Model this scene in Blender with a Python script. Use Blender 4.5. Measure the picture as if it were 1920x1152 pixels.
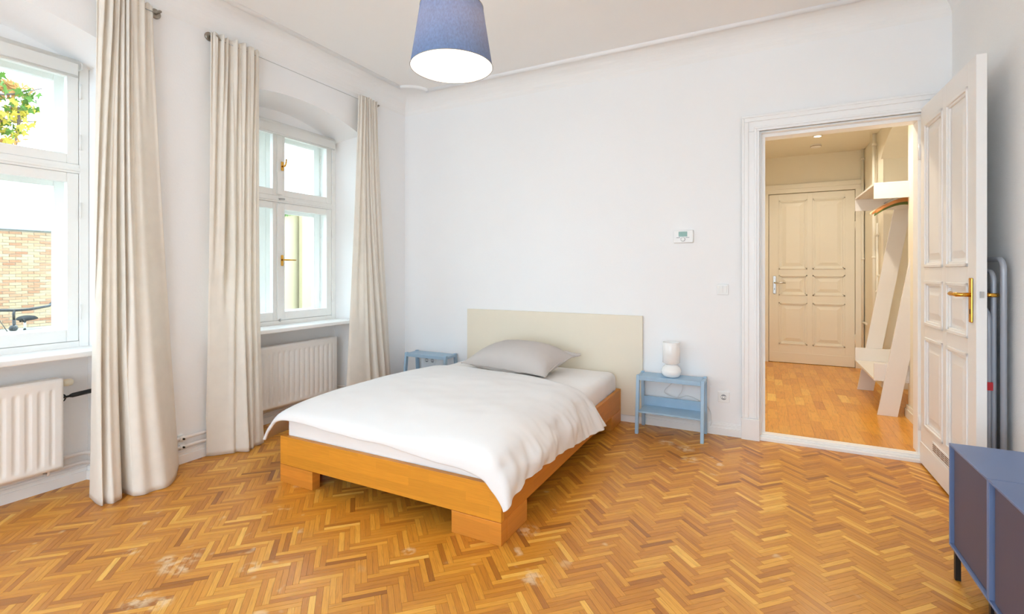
import bpy, bmesh, math, random
from mathutils import Vector, Matrix, noise

for _o in list(bpy.data.objects):
    bpy.data.objects.remove(_o, do_unlink=True)
S = bpy.context.scene
COL = S.collection
PI = math.pi

# ------------------------------------------------------------------ camera
IMG_W, IMG_H = 1920.0, 1152.0
HZ, VPX1, VPX2 = 509.0, -800.0, 1433.0          # horizon row, vanishing points of the back wall / side walls
FPX = math.sqrt((960 - VPX1) * (VPX2 - 960))
YAW = math.atan((VPX2 - 960) / FPX)
CAM_H = 1.24
FWD = Vector((-math.sin(YAW), math.cos(YAW), 0)); RGT = Vector((math.cos(YAW), math.sin(YAW), 0))
cam_d = bpy.data.cameras.new('camera'); cam = bpy.data.objects.new('camera', cam_d); COL.objects.link(cam)
cam_d.sensor_fit = 'HORIZONTAL'; cam_d.sensor_width = 36.0
cam_d.lens = 36.0 * FPX / IMG_W
cam_d.shift_y = -(IMG_H / 2 - HZ) / IMG_W
cam_d.clip_start = 0.05; cam_d.clip_end = 200
cam.location = (0, 0, CAM_H); cam.rotation_euler = (PI / 2, 0, YAW)
S.camera = cam

def proj(p):
    v = Vector(p) - Vector((0, 0, CAM_H)); k = v.dot(FWD)
    if k < 0.05: return None
    return 960 + FPX * v.dot(RGT) / k, HZ - FPX * v.z / k, k

# ------------------------------------------------------------------ world, light, exposure
WORLD_STRENGTH = 3.4
w = bpy.data.worlds.new('overcast'); S.world = w; w.use_nodes = True
bg = w.node_tree.nodes['Background']
bg.inputs[0].default_value = (0.70, 0.855, 1.0, 1); bg.inputs[1].default_value = WORLD_STRENGTH
S.view_settings.view_transform = 'Standard'; S.view_settings.look = 'None'
S.view_settings.gamma = 1.0; S.view_settings.use_curve_mapping = False
S.view_settings.exposure = 0.92
S.cycles.max_bounces = 9; S.cycles.diffuse_bounces = 7; S.cycles.glossy_bounces = 3; S.cycles.transparent_max_bounces = 16
S.cycles.use_adaptive_sampling = True; S.cycles.adaptive_threshold = 0.12; S.cycles.adaptive_min_samples = 16
S.cycles.caustics_reflective = False; S.cycles.caustics_refractive = False
S.cycles.use_denoising = True
S.cycles.sample_clamp_indirect = 6.0

# ------------------------------------------------------------------ room numbers
XL, XR, YB, YR = -3.345, 1.055, 4.015, -2.2      # left, right, back wall, rear wall
ZC = 3.01                                        # ceiling
COVE_H, COVE_D = 0.15, 0.175
WIN_C = (0.82, 2.708, -1.07)                     # window centres along the left wall; the last is unseen, added for daylight
NF, NB = 0.68, 0.60                              # niche half width at the wall face / at the window
XW = -3.60                                       # room face of the window
def arch_f(d): return 2.635 - 0.27 * d * d
def arch_b(d): return 2.575 - 0.37 * d * d

# light portals in the window openings (sampling aid only, they emit nothing of their own)
def portal(name, loc, rot, sx, sy):
    l = bpy.data.lights.new(name, 'AREA'); l.shape = 'RECTANGLE'; l.size = sx; l.size_y = sy
    l.cycles.is_portal = True
    o = bpy.data.objects.new(name, l); COL.objects.link(o); o.location = loc; o.rotation_euler = rot
for c in WIN_C:
    portal('window_portal', (-3.86, c, 1.62), (0, -PI / 2, 0), 1.75, 1.2)
REAR_FILL_WIN = (-2.2, -0.1)  # unseen rear openings, added to let in more daylight
for c in REAR_FILL_WIN:
    portal('window_portal', (c, YR - 0.2, 1.45), (PI / 2, 0, 0), 2.0, 2.5)

# ------------------------------------------------------------------ materials
MATS = {}
def _nt(name):
    m = bpy.data.materials.new(name); m.use_nodes = True
    nt = m.node_tree; b = nt.nodes['Principled BSDF']
    MATS[name] = m
    return m, nt, b
def N(nt, t, **kw):
    n = nt.nodes.new(t)
    for k, v in kw.items(): setattr(n, k, v)
    return n
def srgb(r, g, b):
    f = lambda c: (c / 255) / 12.92 if c / 255 <= .04045 else ((c / 255 + .055) / 1.055) ** 2.4
    return (f(r), f(g), f(b), 1)
def ramp(nt, pts):
    r = N(nt, 'ShaderNodeValToRGB'); e = r.color_ramp.elements
    while len(e) > 1: e.remove(e[-1])
    e[0].position, e[0].color = pts[0]
    for p, c in pts[1:]:
        x = e.new(p); x.color = c
    return r
def mat(name, col, rough=0.5, metal=0.0, var=0.04, vscale=6.0, bump=0.0, bscale=80.0, spec=0.5, coat=0.0, trans=None, stretch=(1, 1, 1), trans_col=None):
    """plain material with a little noise in the colour and optional fine bump"""
    m, nt, b = _nt(name)
    tc = N(nt, 'ShaderNodeTexCoord'); mp = N(nt, 'ShaderNodeMapping'); mp.inputs['Scale'].default_value = stretch
    nt.links.new(tc.outputs['Object'], mp.inputs['Vector'])
    nz = N(nt, 'ShaderNodeTexNoise'); nz.inputs['Scale'].default_value = vscale; nz.inputs['Detail'].default_value = 3
    nt.links.new(mp.outputs[0], nz.inputs['Vector'])
    lo = tuple(c * (1 - var) for c in col[:3]) + (1,); hi = tuple(min(1, c * (1 + var)) for c in col[:3]) + (1,)
    rp = ramp(nt, [(0.3, lo), (0.7, hi)]); nt.links.new(nz.outputs['Fac'], rp.inputs[0])
    nt.links.new(rp.outputs[0], b.inputs['Base Color'])
    b.inputs['Roughness'].default_value = rough; b.inputs['Metallic'].default_value = metal
    b.inputs['Specular IOR Level'].default_value = spec
    b.inputs['Coat Weight'].default_value = coat
    if bump:
        n2 = N(nt, 'ShaderNodeTexNoise'); n2.inputs['Scale'].default_value = bscale; n2.inputs['Detail'].default_value = 2
        nt.links.new(mp.outputs[0], n2.inputs['Vector'])
        bp = N(nt, 'ShaderNodeBump'); bp.inputs['Strength'].default_value = bump; bp.inputs['Distance'].default_value = 0.004
        nt.links.new(n2.outputs['Fac'], bp.inputs['Height']); nt.links.new(bp.outputs[0], b.inputs['Normal'])
    if trans:
        tr = N(nt, 'ShaderNodeBsdfTranslucent')
        if trans_col: tr.inputs['Color'].default_value = trans_col
        else: nt.links.new(rp.outputs[0], tr.inputs['Color'])
        mx = N(nt, 'ShaderNodeMixShader'); mx.inputs[0].default_value = trans
        out = nt.nodes['Material Output']
        nt.links.new(b.outputs[0], mx.inputs[1]); nt.links.new(tr.outputs[0], mx.inputs[2]); nt.links.new(mx.outputs[0], out.inputs['Surface'])
    return m
def emit(name, col, strength):
    m, nt, b = _nt(name)
    b.inputs['Base Color'].default_value = col; b.inputs['Emission Color'].default_value = col; b.inputs['Emission Strength'].default_value = strength
    return m
def glass_mat(name):
    m, nt, b = _nt(name); nt.nodes.remove(b)
    lw = N(nt, 'ShaderNodeLayerWeight'); pw_ = N(nt, 'ShaderNodeMath', operation='POWER'); pw_.inputs[1].default_value = 5.0
    nt.links.new(lw.outputs['Facing'], pw_.inputs[0])
    fr = N(nt, 'ShaderNodeMapRange'); fr.inputs[3].default_value = 0.02; fr.inputs[4].default_value = 0.7; nt.links.new(pw_.outputs[0], fr.inputs[0])
    t = N(nt, 'ShaderNodeBsdfTransparent'); t.inputs[0].default_value = (0.985, 1.0, 0.99, 1)
    g = N(nt, 'ShaderNodeBsdfGlossy'); g.inputs['Roughness'].default_value = 0.02
    mx = N(nt, 'ShaderNodeMixShader')
    nt.links.new(fr.outputs[0], mx.inputs[0]); nt.links.new(t.outputs[0], mx.inputs[1]); nt.links.new(g.outputs[0], mx.inputs[2])
    nt.links.new(mx.outputs[0], nt.nodes['Material Output'].inputs['Surface'])
    return m
WORN = [(-2.208, 1.156, 0.07), (-2.15, 1.165, 0.05), (-2.20, 1.225, 0.05), (-2.28, 1.173, 0.045), (-2.083, 0.979, 0.07), (-2.48, 1.137, 0.04), (-1.907, 1.304, 0.05), (-1.397, 1.703, 0.035), (-0.833, 1.78, 0.06), (-0.628, 3.645, 0.07), (-0.489, 3.573, 0.08), (-0.43, 3.387, 0.07), (-1.0, 2.102, 0.06), (-2.0, 1.01, 0.05)]
def wood_plank(name, attr_type, tones, rough=0.3, worn=False, gs=(14, 190, 1)):
    """varnished wood: tone picked by the per-piece value 'tone', grain along the piece's UV u"""
    m, nt, b = _nt(name); L = nt.links
    at = N(nt, 'ShaderNodeAttribute'); at.attribute_type = attr_type; at.attribute_name = 'tone'
    uv = N(nt, 'ShaderNodeUVMap'); uv.uv_map = 'grain'
    off = N(nt, 'ShaderNodeVectorMath', operation='MULTIPLY_ADD')
    cmb = N(nt, 'ShaderNodeCombineXYZ')
    for i in range(3): L.new(at.outputs['Fac'], cmb.inputs[i])
    L.new(cmb.outputs[0], off.inputs[0]); off.inputs[1].default_value = (37.0, 91.0, 53.0); L.new(uv.outputs[0], off.inputs[2])
    mp = N(nt, 'ShaderNodeMapping'); mp.inputs['Scale'].default_value = gs; L.new(off.outputs[0], mp.inputs['Vector'])
    nz = N(nt, 'ShaderNodeTexNoise'); nz.inputs['Scale'].default_value = 1.0; nz.inputs['Detail'].default_value = 4; nz.inputs['Distortion'].default_value = 0.6
    L.new(mp.outputs[0], nz.inputs['Vector'])
    rp = ramp(nt, tones); L.new(at.outputs['Fac'], rp.inputs[0])
    gr = ramp(nt, [(0.25, (0.70, 0.66, 0.60, 1)), (0.5, (1, 1, 1, 1)), (0.8, (1.10, 1.10, 1.08, 1))]); L.new(nz.outputs['Fac'], gr.inputs[0])
    mu = N(nt, 'ShaderNodeMix', data_type='RGBA', blend_type='MULTIPLY'); mu.inputs[0].default_value = 0.85
    L.new(rp.outputs[0], mu.inputs[6]); L.new(gr.outputs[0], mu.inputs[7])
    col = mu.outputs[2]
    if worn:
        geo = N(nt, 'ShaderNodeNewGeometry')
        # scuffs where the varnish has gone: small pale patches in a few worn zones
        n1 = N(nt, 'ShaderNodeTexNoise'); n1.inputs['Scale'].default_value = 9.0; n1.inputs['Detail'].default_value = 2; L.new(geo.outputs['Position'], n1.inputs['Vector'])
        n2 = N(nt, 'ShaderNodeTexNoise'); n2.inputs['Scale'].default_value = 1.15; n2.inputs['Detail'].default_value = 0; L.new(geo.outputs['Position'], n2.inputs['Vector'])
        r1 = ramp(nt, [(0.66, (0, 0, 0, 1)), (0.74, (1, 1, 1, 1))]); L.new(n1.outputs['Fac'], r1.inputs[0])
        r2 = ramp(nt, [(0.50, (0, 0, 0, 1)), (0.62, (1, 1, 1, 1))]); L.new(n2.outputs['Fac'], r2.inputs[0])
        mm = N(nt, 'ShaderNodeMath', operation='MULTIPLY'); L.new(r1.outputs[0], mm.inputs[0]); L.new(r2.outputs[0], mm.inputs[1])
        acc = None
        for (sx_, sy_, sr_) in WORN:
            di = N(nt, 'ShaderNodeVectorMath', operation='DISTANCE'); L.new(geo.outputs['Position'], di.inputs[0]); di.inputs[1].default_value = (sx_, sy_, 0)
            mr_ = N(nt, 'ShaderNodeMapRange'); mr_.inputs[1].default_value = sr_; mr_.inputs[2].default_value = sr_ * 0.35; mr_.inputs[3].default_value = 0; mr_.inputs[4].default_value = 1; L.new(di.outputs['Value'], mr_.inputs[0])
            if acc is None: acc = mr_.outputs[0]
            else:
                mx_ = N(nt, 'ShaderNodeMath', operation='MAXIMUM'); L.new(acc, mx_.inputs[0]); L.new(mr_.outputs[0], mx_.inputs[1]); acc = mx_.outputs[0]
        n4 = N(nt, 'ShaderNodeTexNoise'); n4.inputs['Scale'].default_value = 28.0; n4.inputs['Detail'].default_value = 3; L.new(geo.outputs['Position'], n4.inputs['Vector'])
        r4 = ramp(nt, [(0.42, (0, 0, 0, 1)), (0.56, (1, 1, 1, 1))]); L.new(n4.outputs['Fac'], r4.inputs[0])
        m4 = N(nt, 'ShaderNodeMath', operation='MULTIPLY'); L.new(acc, m4.inputs[0]); L.new(r4.outputs[0], m4.inputs[1])
        m5 = N(nt, 'ShaderNodeMath', operation='MAXIMUM'); L.new(m4.outputs[0], m5.inputs[0]); L.new(mm.outputs[0], m5.inputs[1])
        m2 = N(nt, 'ShaderNodeMath', operation='MULTIPLY'); L.new(m5.outputs[0], m2.inputs[0]); m2.inputs[1].default_value = 0.6
        mw = N(nt, 'ShaderNodeMix', data_type='RGBA'); L.new(m2.outputs[0], mw.inputs[0]); L.new(col, mw.inputs[6]); mw.inputs[7].default_value = srgb(238, 214, 176)
        col = mw.outputs[2]
        n3 = N(nt, 'ShaderNodeTexNoise'); n3.inputs['Scale'].default_value = 3.0; L.new(geo.outputs['Position'], n3.inputs['Vector'])
        mr = N(nt, 'ShaderNodeMapRange'); mr.inputs[1].default_value = 0.3; mr.inputs[2].default_value = 0.7; mr.inputs[3].default_value = rough - 0.06; mr.inputs[4].default_value = rough + 0.10
        L.new(n3.outputs['Fac'], mr.inputs[0]); L.new(mr.outputs[0], b.inputs['Roughness'])
    else:
        b.inputs['Roughness'].default_value = rough
    L.new(col, b.inputs['Base Color'])
    b.inputs['Specular IOR Level'].default_value = 0.45; b.inputs['Coat Weight'].default_value = 0.25; b.inputs['Coat Roughness'].default_value = 0.22
    bp = N(nt, 'ShaderNodeBump'); bp.inputs['Strength'].default_value = 0.06; bp.inputs['Distance'].default_value = 0.001
    L.new(nz.outputs['Fac'], bp.inputs['Height']); L.new(bp.outputs[0], b.inputs['Normal'])
    return m
def lam_wood(name, axis, base, rough=0.42):
    """glued laminated beech: staggered lamellae along the given axis"""
    m, nt, b = _nt(name); L = nt.links
    tc = N(nt, 'ShaderNodeTexCoord'); mp = N(nt, 'ShaderNodeMapping')
    if axis == 'x': mp.inputs['Rotation'].default_value = (PI / 2, 0, 0)
    else: mp.inputs['Rotation'].default_value = (PI / 2, 0, PI / 2)
    L.new(tc.outputs['Object'], mp.inputs['Vector'])
    sp = N(nt, 'ShaderNodeSeparateXYZ'); L.new(tc.outputs['Object'], sp.inputs[0])
    cb = N(nt, 'ShaderNodeCombineXYZ'); L.new(sp.outputs[0 if axis == 'x' else 1], cb.inputs[0]); L.new(sp.outputs[2], cb.inputs[1])
    br = N(nt, 'ShaderNodeTexBrick'); br.offset = 0.37; br.offset_frequency = 2
    br.inputs['Scale'].default_value = 1.0; br.inputs['Brick Width'].default_value = 0.34; br.inputs['Row Height'].default_value = 0.042
    br.inputs['Mortar Size'].default_value = 0.0; br.inputs['Bias'].default_value = 0.0
    c1 = tuple(c * 0.92 for c in base[:3]) + (1,); c2 = tuple(min(1, c * 1.07) for c in base[:3]) + (1,)
    br.inputs['Color1'].default_value = c1; br.inputs['Color2'].default_value = c2
    L.new(cb.outputs[0], br.inputs['Vector'])
    m3 = N(nt, 'ShaderNodeMapping'); m3.inputs['Scale'].default_value = (9, 160, 1) ; L.new(cb.outputs[0], m3.inputs['Vector'])
    nz = N(nt, 'ShaderNodeTexNoise'); nz.inputs['Scale'].default_value = 1; nz.inputs['Detail'].default_value = 3; L.new(m3.outputs[0], nz.inputs['Vector'])
    gr = ramp(nt, [(0.3, (0.9, 0.88, 0.85, 1)), (0.7, (1, 1, 1, 1))]); L.new(nz.outputs['Fac'], gr.inputs[0])
    mu = N(nt, 'ShaderNodeMix', data_type='RGBA', blend_type='MULTIPLY'); mu.inputs[0].default_value = 1
    L.new(br.outputs['Color'], mu.inputs[6]); L.new(gr.outputs[0], mu.inputs[7]); L.new(mu.outputs[2], b.inputs['Base Color'])
    b.inputs['Roughness'].default_value = rough
    return m

WALL = mat('white_wall_paint', (0.895, 0.89, 0.89, 1), 0.75, var=0.006, vscale=2.5, bump=0.12, bscale=90, spec=0.25)
WALL_ROUGH = mat('white_woodchip_paint', (0.88, 0.875, 0.87, 1), 0.85, var=0.01, vscale=3, bump=0.6, bscale=150, spec=0.2)
CEIL = mat('ceiling_paint', (0.89, 0.875, 0.86, 1), 0.85, var=0.008, vscale=2, spec=0.2)
TRIM = mat('white_gloss_paint', (0.89, 0.885, 0.88, 1), 0.35, var=0.01, vscale=5, spec=0.4)
WINP = mat('window_paint', (0.90, 0.895, 0.875, 1), 0.38, var=0.015, vscale=8, spec=0.4)
DOORP = mat('door_paint', (0.85, 0.825, 0.80, 1), 0.38, var=0.01, vscale=4, spec=0.4)
HALLW = mat('hall_wall_paint', (0.84, 0.80, 0.69, 1), 0.8, var=0.01, vscale=2, spec=0.2)
HALLD = mat('hall_door_paint', (0.83, 0.81, 0.73, 1), 0.4, var=0.01, vscale=4)
RAD = mat('radiator_enamel', (0.88, 0.855, 0.825, 1), 0.32, var=0.008)
PIPE = mat('painted_pipe', (0.84, 0.81, 0.79, 1), 0.35, var=0.02)
CURT = mat('cream_cotton', (0.93, 0.875, 0.80, 1), 0.9, var=0.02, vscale=14, bump=0.25, bscale=600, spec=0.15, trans=0.28)
LINEN = mat('white_cotton', (0.80, 0.79, 0.79, 1), 0.9, var=0.006, bump=0.15, bscale=500, spec=0.15)
SHEET = mat('white_sheet', (0.87, 0.85, 0.84, 1), 0.9, var=0.01, bump=0.15, bscale=400, spec=0.15)
PILLOW = mat('grey_cotton', (0.57, 0.52, 0.49, 1), 0.9, var=0.015, bump=0.15, bscale=500, spec=0.15)
HEADB = mat('cream_laminate', (0.82, 0.74, 0.60, 1), 0.5, var=0.012, vscale=3)
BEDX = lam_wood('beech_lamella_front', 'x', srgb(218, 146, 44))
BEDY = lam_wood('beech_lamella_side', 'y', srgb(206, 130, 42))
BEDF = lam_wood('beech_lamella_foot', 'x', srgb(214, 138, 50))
BLUE = mat('light_blue_lacquer', srgb(160, 189, 212), 0.45, var=0.04, vscale=12)
NAVY = mat('blue_grey_metal', srgb(104, 122, 160), 0.42, var=0.02, vscale=5)
NAVYD = mat('deep_blue_edge', srgb(28, 66, 124), 0.5, var=0.02)
NAVYF = mat('slate_door_front', srgb(84, 80, 100), 0.5, var=0.03, vscale=3)
BLACK = mat('black_metal', (0.012, 0.012, 0.013, 1), 0.4, var=0.1)
BRASS = mat('polished_brass', srgb(222, 168, 74), 0.18, metal=1.0, var=0.05)
STEEL = mat('brushed_steel', (0.55, 0.55, 0.54, 1), 0.3, metal=1.0, var=0.05)
DKSTEEL = mat('bronze_nickel', (0.36, 0.32, 0.27, 1), 0.35, metal=1.0, var=0.06)
GREYTUBE = mat('grey_coated_tube', srgb(168, 172, 182), 0.3, metal=0.1, var=0.04)
PLASTIC = mat('white_plastic', (0.86, 0.855, 0.84, 1), 0.35, var=0.008)
IVORYP = mat('ivory_plastic', (0.82, 0.77, 0.62, 1), 0.4, var=0.02)
GREYP = mat('grey_plastic', (0.3, 0.31, 0.32, 1), 0.5, var=0.03)
LCD = mat('green_lcd', srgb(132, 168, 156), 0.25, var=0.03, vscale=60)
OPAL = mat('opal_glass', (0.95, 0.945, 0.935, 1), 0.15, var=0.004, trans=0.05)
CABLE = mat('clear_cable', (0.72, 0.71, 0.70, 1), 0.4, var=0.03)
RACKW = mat('rack_white_board', (0.80, 0.78, 0.765, 1), 0.5, var=0.01)
HANGW = mat('hanger_wood', srgb(198, 130, 66), 0.4, var=0.12, vscale=20, stretch=(1, 6, 6))
HANGL = mat('hanger_pale_wood', srgb(226, 204, 164), 0.4, var=0.06, vscale=20)
HANGG = mat('hanger_green', srgb(104, 122, 62), 0.4, var=0.05)
SHADE = mat('blue_shade_fabric', srgb(84, 122, 164), 0.9, var=0.22, vscale=160, bump=0.4, bscale=500, spec=0.1, trans=0.17, stretch=(1, 1, 0.5), trans_col=(0.95, 0.66, 0.60, 1))
LINER = mat('shade_liner', (0.88, 0.86, 0.83, 1), 0.8, var=0.01, trans=0.08)
BLIND = mat('roller_blind_fabric', (0.86, 0.86, 0.84, 1), 0.8, var=0.01, trans=0.2)
GLASS = glass_mat('window_glass')
JOINT = mat('dark_joint', (0.16, 0.075, 0.025, 1), 0.7, var=0.2)
TONES = [(0.0, srgb(156, 94, 26)), (0.2, srgb(184, 116, 34)), (0.5, srgb(206, 138, 44)), (0.75, srgb(220, 156, 56)), (1.0, srgb(236, 182, 84))]
OAK_O = wood_plank('oak_strip', 'OBJECT', TONES, 0.40, worn=True)
OAK_G = wood_plank('oak_strip_field', 'GEOMETRY', TONES, 0.40, worn=True)
TONES2 = [(0.0, srgb(206, 134, 40)), (0.4, srgb(226, 158, 52)), (0.8, srgb(234, 174, 66)), (1.0, srgb(246, 202, 96))]
HALL_O = wood_plank('hall_parquet', 'OBJECT', TONES2, 0.3, gs=(9, 90, 1))
BRICK_O = None

# ------------------------------------------------------------------ mesh helpers
def wloc(o):
    v = Vector((0, 0, 0))
    while o is not None:
        v += o.location; o = o.parent
    return v
def empty(name, loc=(0, 0, 0)):
    o = bpy.data.objects.new(name, None); COL.objects.link(o); o.location = loc; o.empty_display_size = 0.1
    return o
def tag(o, label=None, cat=None, group=None, kind=None):
    if label: o['label'] = label
    if cat: o['category'] = cat
    if group: o['group'] = group
    if kind: o['kind'] = kind
    return o
class MB:
    def __init__(s): s.v = []; s.f = []; s.sm = []
    def add(s, vs, fs, smooth=False):
        n = len(s.v); s.v += [tuple(v) for v in vs]; s.f += [tuple(i + n for i in f) for f in fs]; s.sm += [smooth] * len(fs); return s
    def box(s, x0, x1, y0, y1, z0, z1):
        return s.add([(x0, y0, z0), (x1, y0, z0), (x1, y1, z0), (x0, y1, z0), (x0, y0, z1), (x1, y0, z1), (x1, y1, z1), (x0, y1, z1)],
                     [(0, 3, 2, 1), (4, 5, 6, 7), (0, 1, 5, 4), (1, 2, 6, 5), (2, 3, 7, 6), (3, 0, 4, 7)])
    def prism(s, poly, h0, h1, axis='z', smooth=False):
        """poly: 2D outline; extruded from h0 to h1 along axis. axis x: poly=(y,z); y: poly=(x,z); z: poly=(x,y)"""
        mk = {'z': lambda a, b, h: (a, b, h), 'x': lambda a, b, h: (h, a, b), 'y': lambda a, b, h: (a, h, b)}[axis]
        n = len(poly)
        vs = [mk(a, b, h0) for a, b in poly] + [mk(a, b, h1) for a, b in poly]
        fs = [tuple(range(n - 1, -1, -1)), tuple(range(n, 2 * n))]
        s.add(vs, fs)
        k = len(s.v) - 2 * n
        for i in range(n):
            s.f.append((k + i, k + (i + 1) % n, k + n + (i + 1) % n, k + n + i)); s.sm.append(smooth)
        return s
    def tube(s, pts, r, seg=10, closed=False, caps=True):
        pts = [Vector(p) for p in pts]; n = len(pts)
        rs = r if isinstance(r, (list, tuple)) else [r] * n
        rings = []; prev = None
        for i, p in enumerate(pts):
            if closed: t = pts[(i + 1) % n] - pts[i - 1]
            else: t = pts[min(i + 1, n - 1)] - pts[max(i - 1, 0)]
            t.normalize()
            if prev is None:
                up = Vector((0, 0, 1)) if abs(t.z) < 0.9 else Vector((1, 0, 0)); a = t.cross(up).normalized()
            else:
                a = prev - t * prev.dot(t)
                if a.length < 1e-6: a = t.orthogonal()
                a.normalize()
            prev = a; b = t.cross(a)
            rings.append([p + (a * math.cos(2 * PI * k / seg) + b * math.sin(2 * PI * k / seg)) * rs[i] for k in range(seg)])
        vs = [q for rg in rings for q in rg]; fs = []
        for i in range(n if closed else n - 1):
            j = (i + 1) % n
            for k in range(seg):
                fs.append((i * seg + k, i * seg + (k + 1) % seg, j * seg + (k + 1) % seg, j * seg + k))
        s.add(vs, fs, True)
        if not closed and caps:
            m = len(s.v) - n * seg
            s.f.append(tuple(m + k for k in range(seg - 1, -1, -1))); s.sm.append(False)
            s.f.append(tuple(m + (n - 1) * seg + k for k in range(seg))); s.sm.append(False)
        return s
    def lathe(s, prof, c, seg=32, axis='z', cap0=True, cap1=True):
        """prof: (radius, height)"""
        mk = {'z': lambda r, a, h: (c[0] + r * math.cos(a), c[1] + r * math.sin(a), c[2] + h),
              'x': lambda r, a, h: (c[0] + h, c[1] + r * math.cos(a), c[2] + r * math.sin(a)),
              'y': lambda r, a, h: (c[0] + r * math.sin(a), c[1] + h, c[2] + r * math.cos(a))}[axis]
        vs = [mk(r, 2 * PI * k / seg, h) for r, h in prof for k in range(seg)]; fs = []
        for i in range(len(prof) - 1):
            for k in range(seg):
                fs.append((i * seg + k, i * seg + (k + 1) % seg, (i + 1) * seg + (k + 1) % seg, (i + 1) * seg + k))
        s.add(vs, fs, True); m = len(s.v) - len(prof) * seg
        if cap0: s.f.append(tuple(m + k for k in range(seg - 1, -1, -1))); s.sm.append(False)
        if cap1: s.f.append(tuple(m + (len(prof) - 1) * seg + k for k in range(seg))); s.sm.append(False)
        return s
    def grid(s, fn, nu, nv, smooth=True, flip=False):
        vs = [fn(i / nu, j / nv) for j in range(nv + 1) for i in range(nu + 1)]; fs = []
        for j in range(nv):
            for i in range(nu):
                a = j * (nu + 1) + i; q = (a, a + 1, a + nu + 2, a + nu + 1)
                fs.append(q[::-1] if flip else q)
        return s.add(vs, fs, smooth)
    def xform(s, M, start=0):
        s.v[start:] = [tuple(M @ Vector(v)) for v in s.v[start:]]; return s
    def build(s, name, material, parent=None, bevel=0.0, seg=2, auto=False, origin=None):
        me = bpy.data.meshes.new(name)
        if parent is not None: org = wloc(parent)
        elif origin is not None: org = Vector(origin)
        else:
            xs = [v[0] for v in s.v]; ys = [v[1] for v in s.v]; zs = [v[2] for v in s.v]
            org = Vector(((min(xs) + max(xs)) / 2, (min(ys) + max(ys)) / 2, min(zs)))
        me.from_pydata([(v[0] - org.x, v[1] - org.y, v[2] - org.z) for v in s.v], [], s.f)
        me.polygons.foreach_set('use_smooth', s.sm); me.update()
        bm = bmesh.new(); bm.from_mesh(me); bmesh.ops.recalc_face_normals(bm, faces=bm.faces); bm.to_mesh(me); bm.free()
        me.materials.append(material)
        o = bpy.data.objects.new(name, me); COL.objects.link(o)
        if parent is not None: o.parent = parent
        else: o.location = org
        if bevel:
            b = o.modifiers.new('bevel', 'BEVEL'); b.width = bevel; b.segments = seg; b.limit_method = 'ANGLE'; b.angle_limit = math.radians(40)
        return o
def copy_tree(o, parent=None):
    c = o.copy(); COL.objects.link(c); c.parent = parent
    for ch in list(o.children): copy_tree(ch, c)
    return c
def arc(c, r, a0, a1, n, plane='yz', fixed=0.0):
    out = []
    for i in range(n + 1):
        a = a0 + (a1 - a0) * i / n; u = c[0] + r * math.cos(a); v = c[1] + r * math.sin(a)
        out.append({'yz': (fixed, u, v), 'xz': (u, fixed, v), 'xy': (u, v, fixed)}[plane])
    return out
def cr(pts, t):
    """Catmull-Rom through a list of tuples, t in 0..1"""
    n = len(pts) - 1; x = min(max(t, 0), 1) * n; i = min(int(x), n - 1); f = x - i
    p0, p1, p2, p3 = pts[max(i - 1, 0)], pts[i], pts[i + 1], pts[min(i + 2, n)]
    return tuple(0.5 * (2 * b + (c - a) * f + (2 * a - 5 * b + 4 * c - d) * f * f + (3 * b - a - 3 * c + d) * f ** 3) for a, b, c, d in zip(p0, p1, p2, p3))
def sms(a, b, x):
    t = min(max((x - a) / (b - a), 0), 1); return t * t * (3 - 2 * t)
def struct(o): o['kind'] = 'structure'; return o

# =================================================================== THE ROOM
# ---- floor: base slab, herringbone oak strips
floor = struct(MB().box(XL - 0.36, XR + 0.08, YR - 0.1, YB + 0.09, -0.03, -0.006).build('floor', JOINT))
SL, SW, GAP = 0.1655, 0.0234, 0.0004
def strip_mesh(name, items=None):
    """one strip about its centre (length along local x) or, with items, many joined strips carrying a 'tone' value"""
    vs = []; fs = []; uvs = []; tones = []
    hl, hw, bt = SL / 2 - GAP, SW / 2 - GAP, 0.006
    base = [(-hl, -hw, -bt), (hl, -hw, -bt), (hl, hw, -bt), (-hl, hw, -bt), (-hl, -hw, 0), (hl, -hw, 0), (hl, hw, 0), (-hl, hw, 0)]
    faces = [(4, 5, 6, 7), (0, 1, 5, 4), (1, 2, 6, 5), (2, 3, 7, 6), (3, 0, 4, 7)]
    for (x, y, z, a, t) in (items or [(0, 0, 0, 0, 0.5)]):
        n = len(vs); ca, sa = math.cos(a), math.sin(a)
        vs += [(x + px * ca - py * sa, y + px * sa + py * ca, z + pz) for px, py, pz in base]
        for f in faces:
            fs.append(tuple(n + i for i in f))
            for i in f: uvs += [base[i][0], base[i][1]]
        tones += [t] * 8
    me = bpy.data.meshes.new(name); me.from_pydata(vs, [], fs)
    uv = me.uv_layers.new(name='grain'); uv.data.foreach_set('uv', uvs)
    if items:
        at = me.attributes.new('tone', 'FLOAT', 'POINT'); at.data.foreach_set('value', tones)
    me.update(); return me
rnd = random.Random(5)
strips = []
W2 = SW * 2; q2 = math.sqrt(2)
nb = int(5.2 / (SL * q2)) + 3
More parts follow.
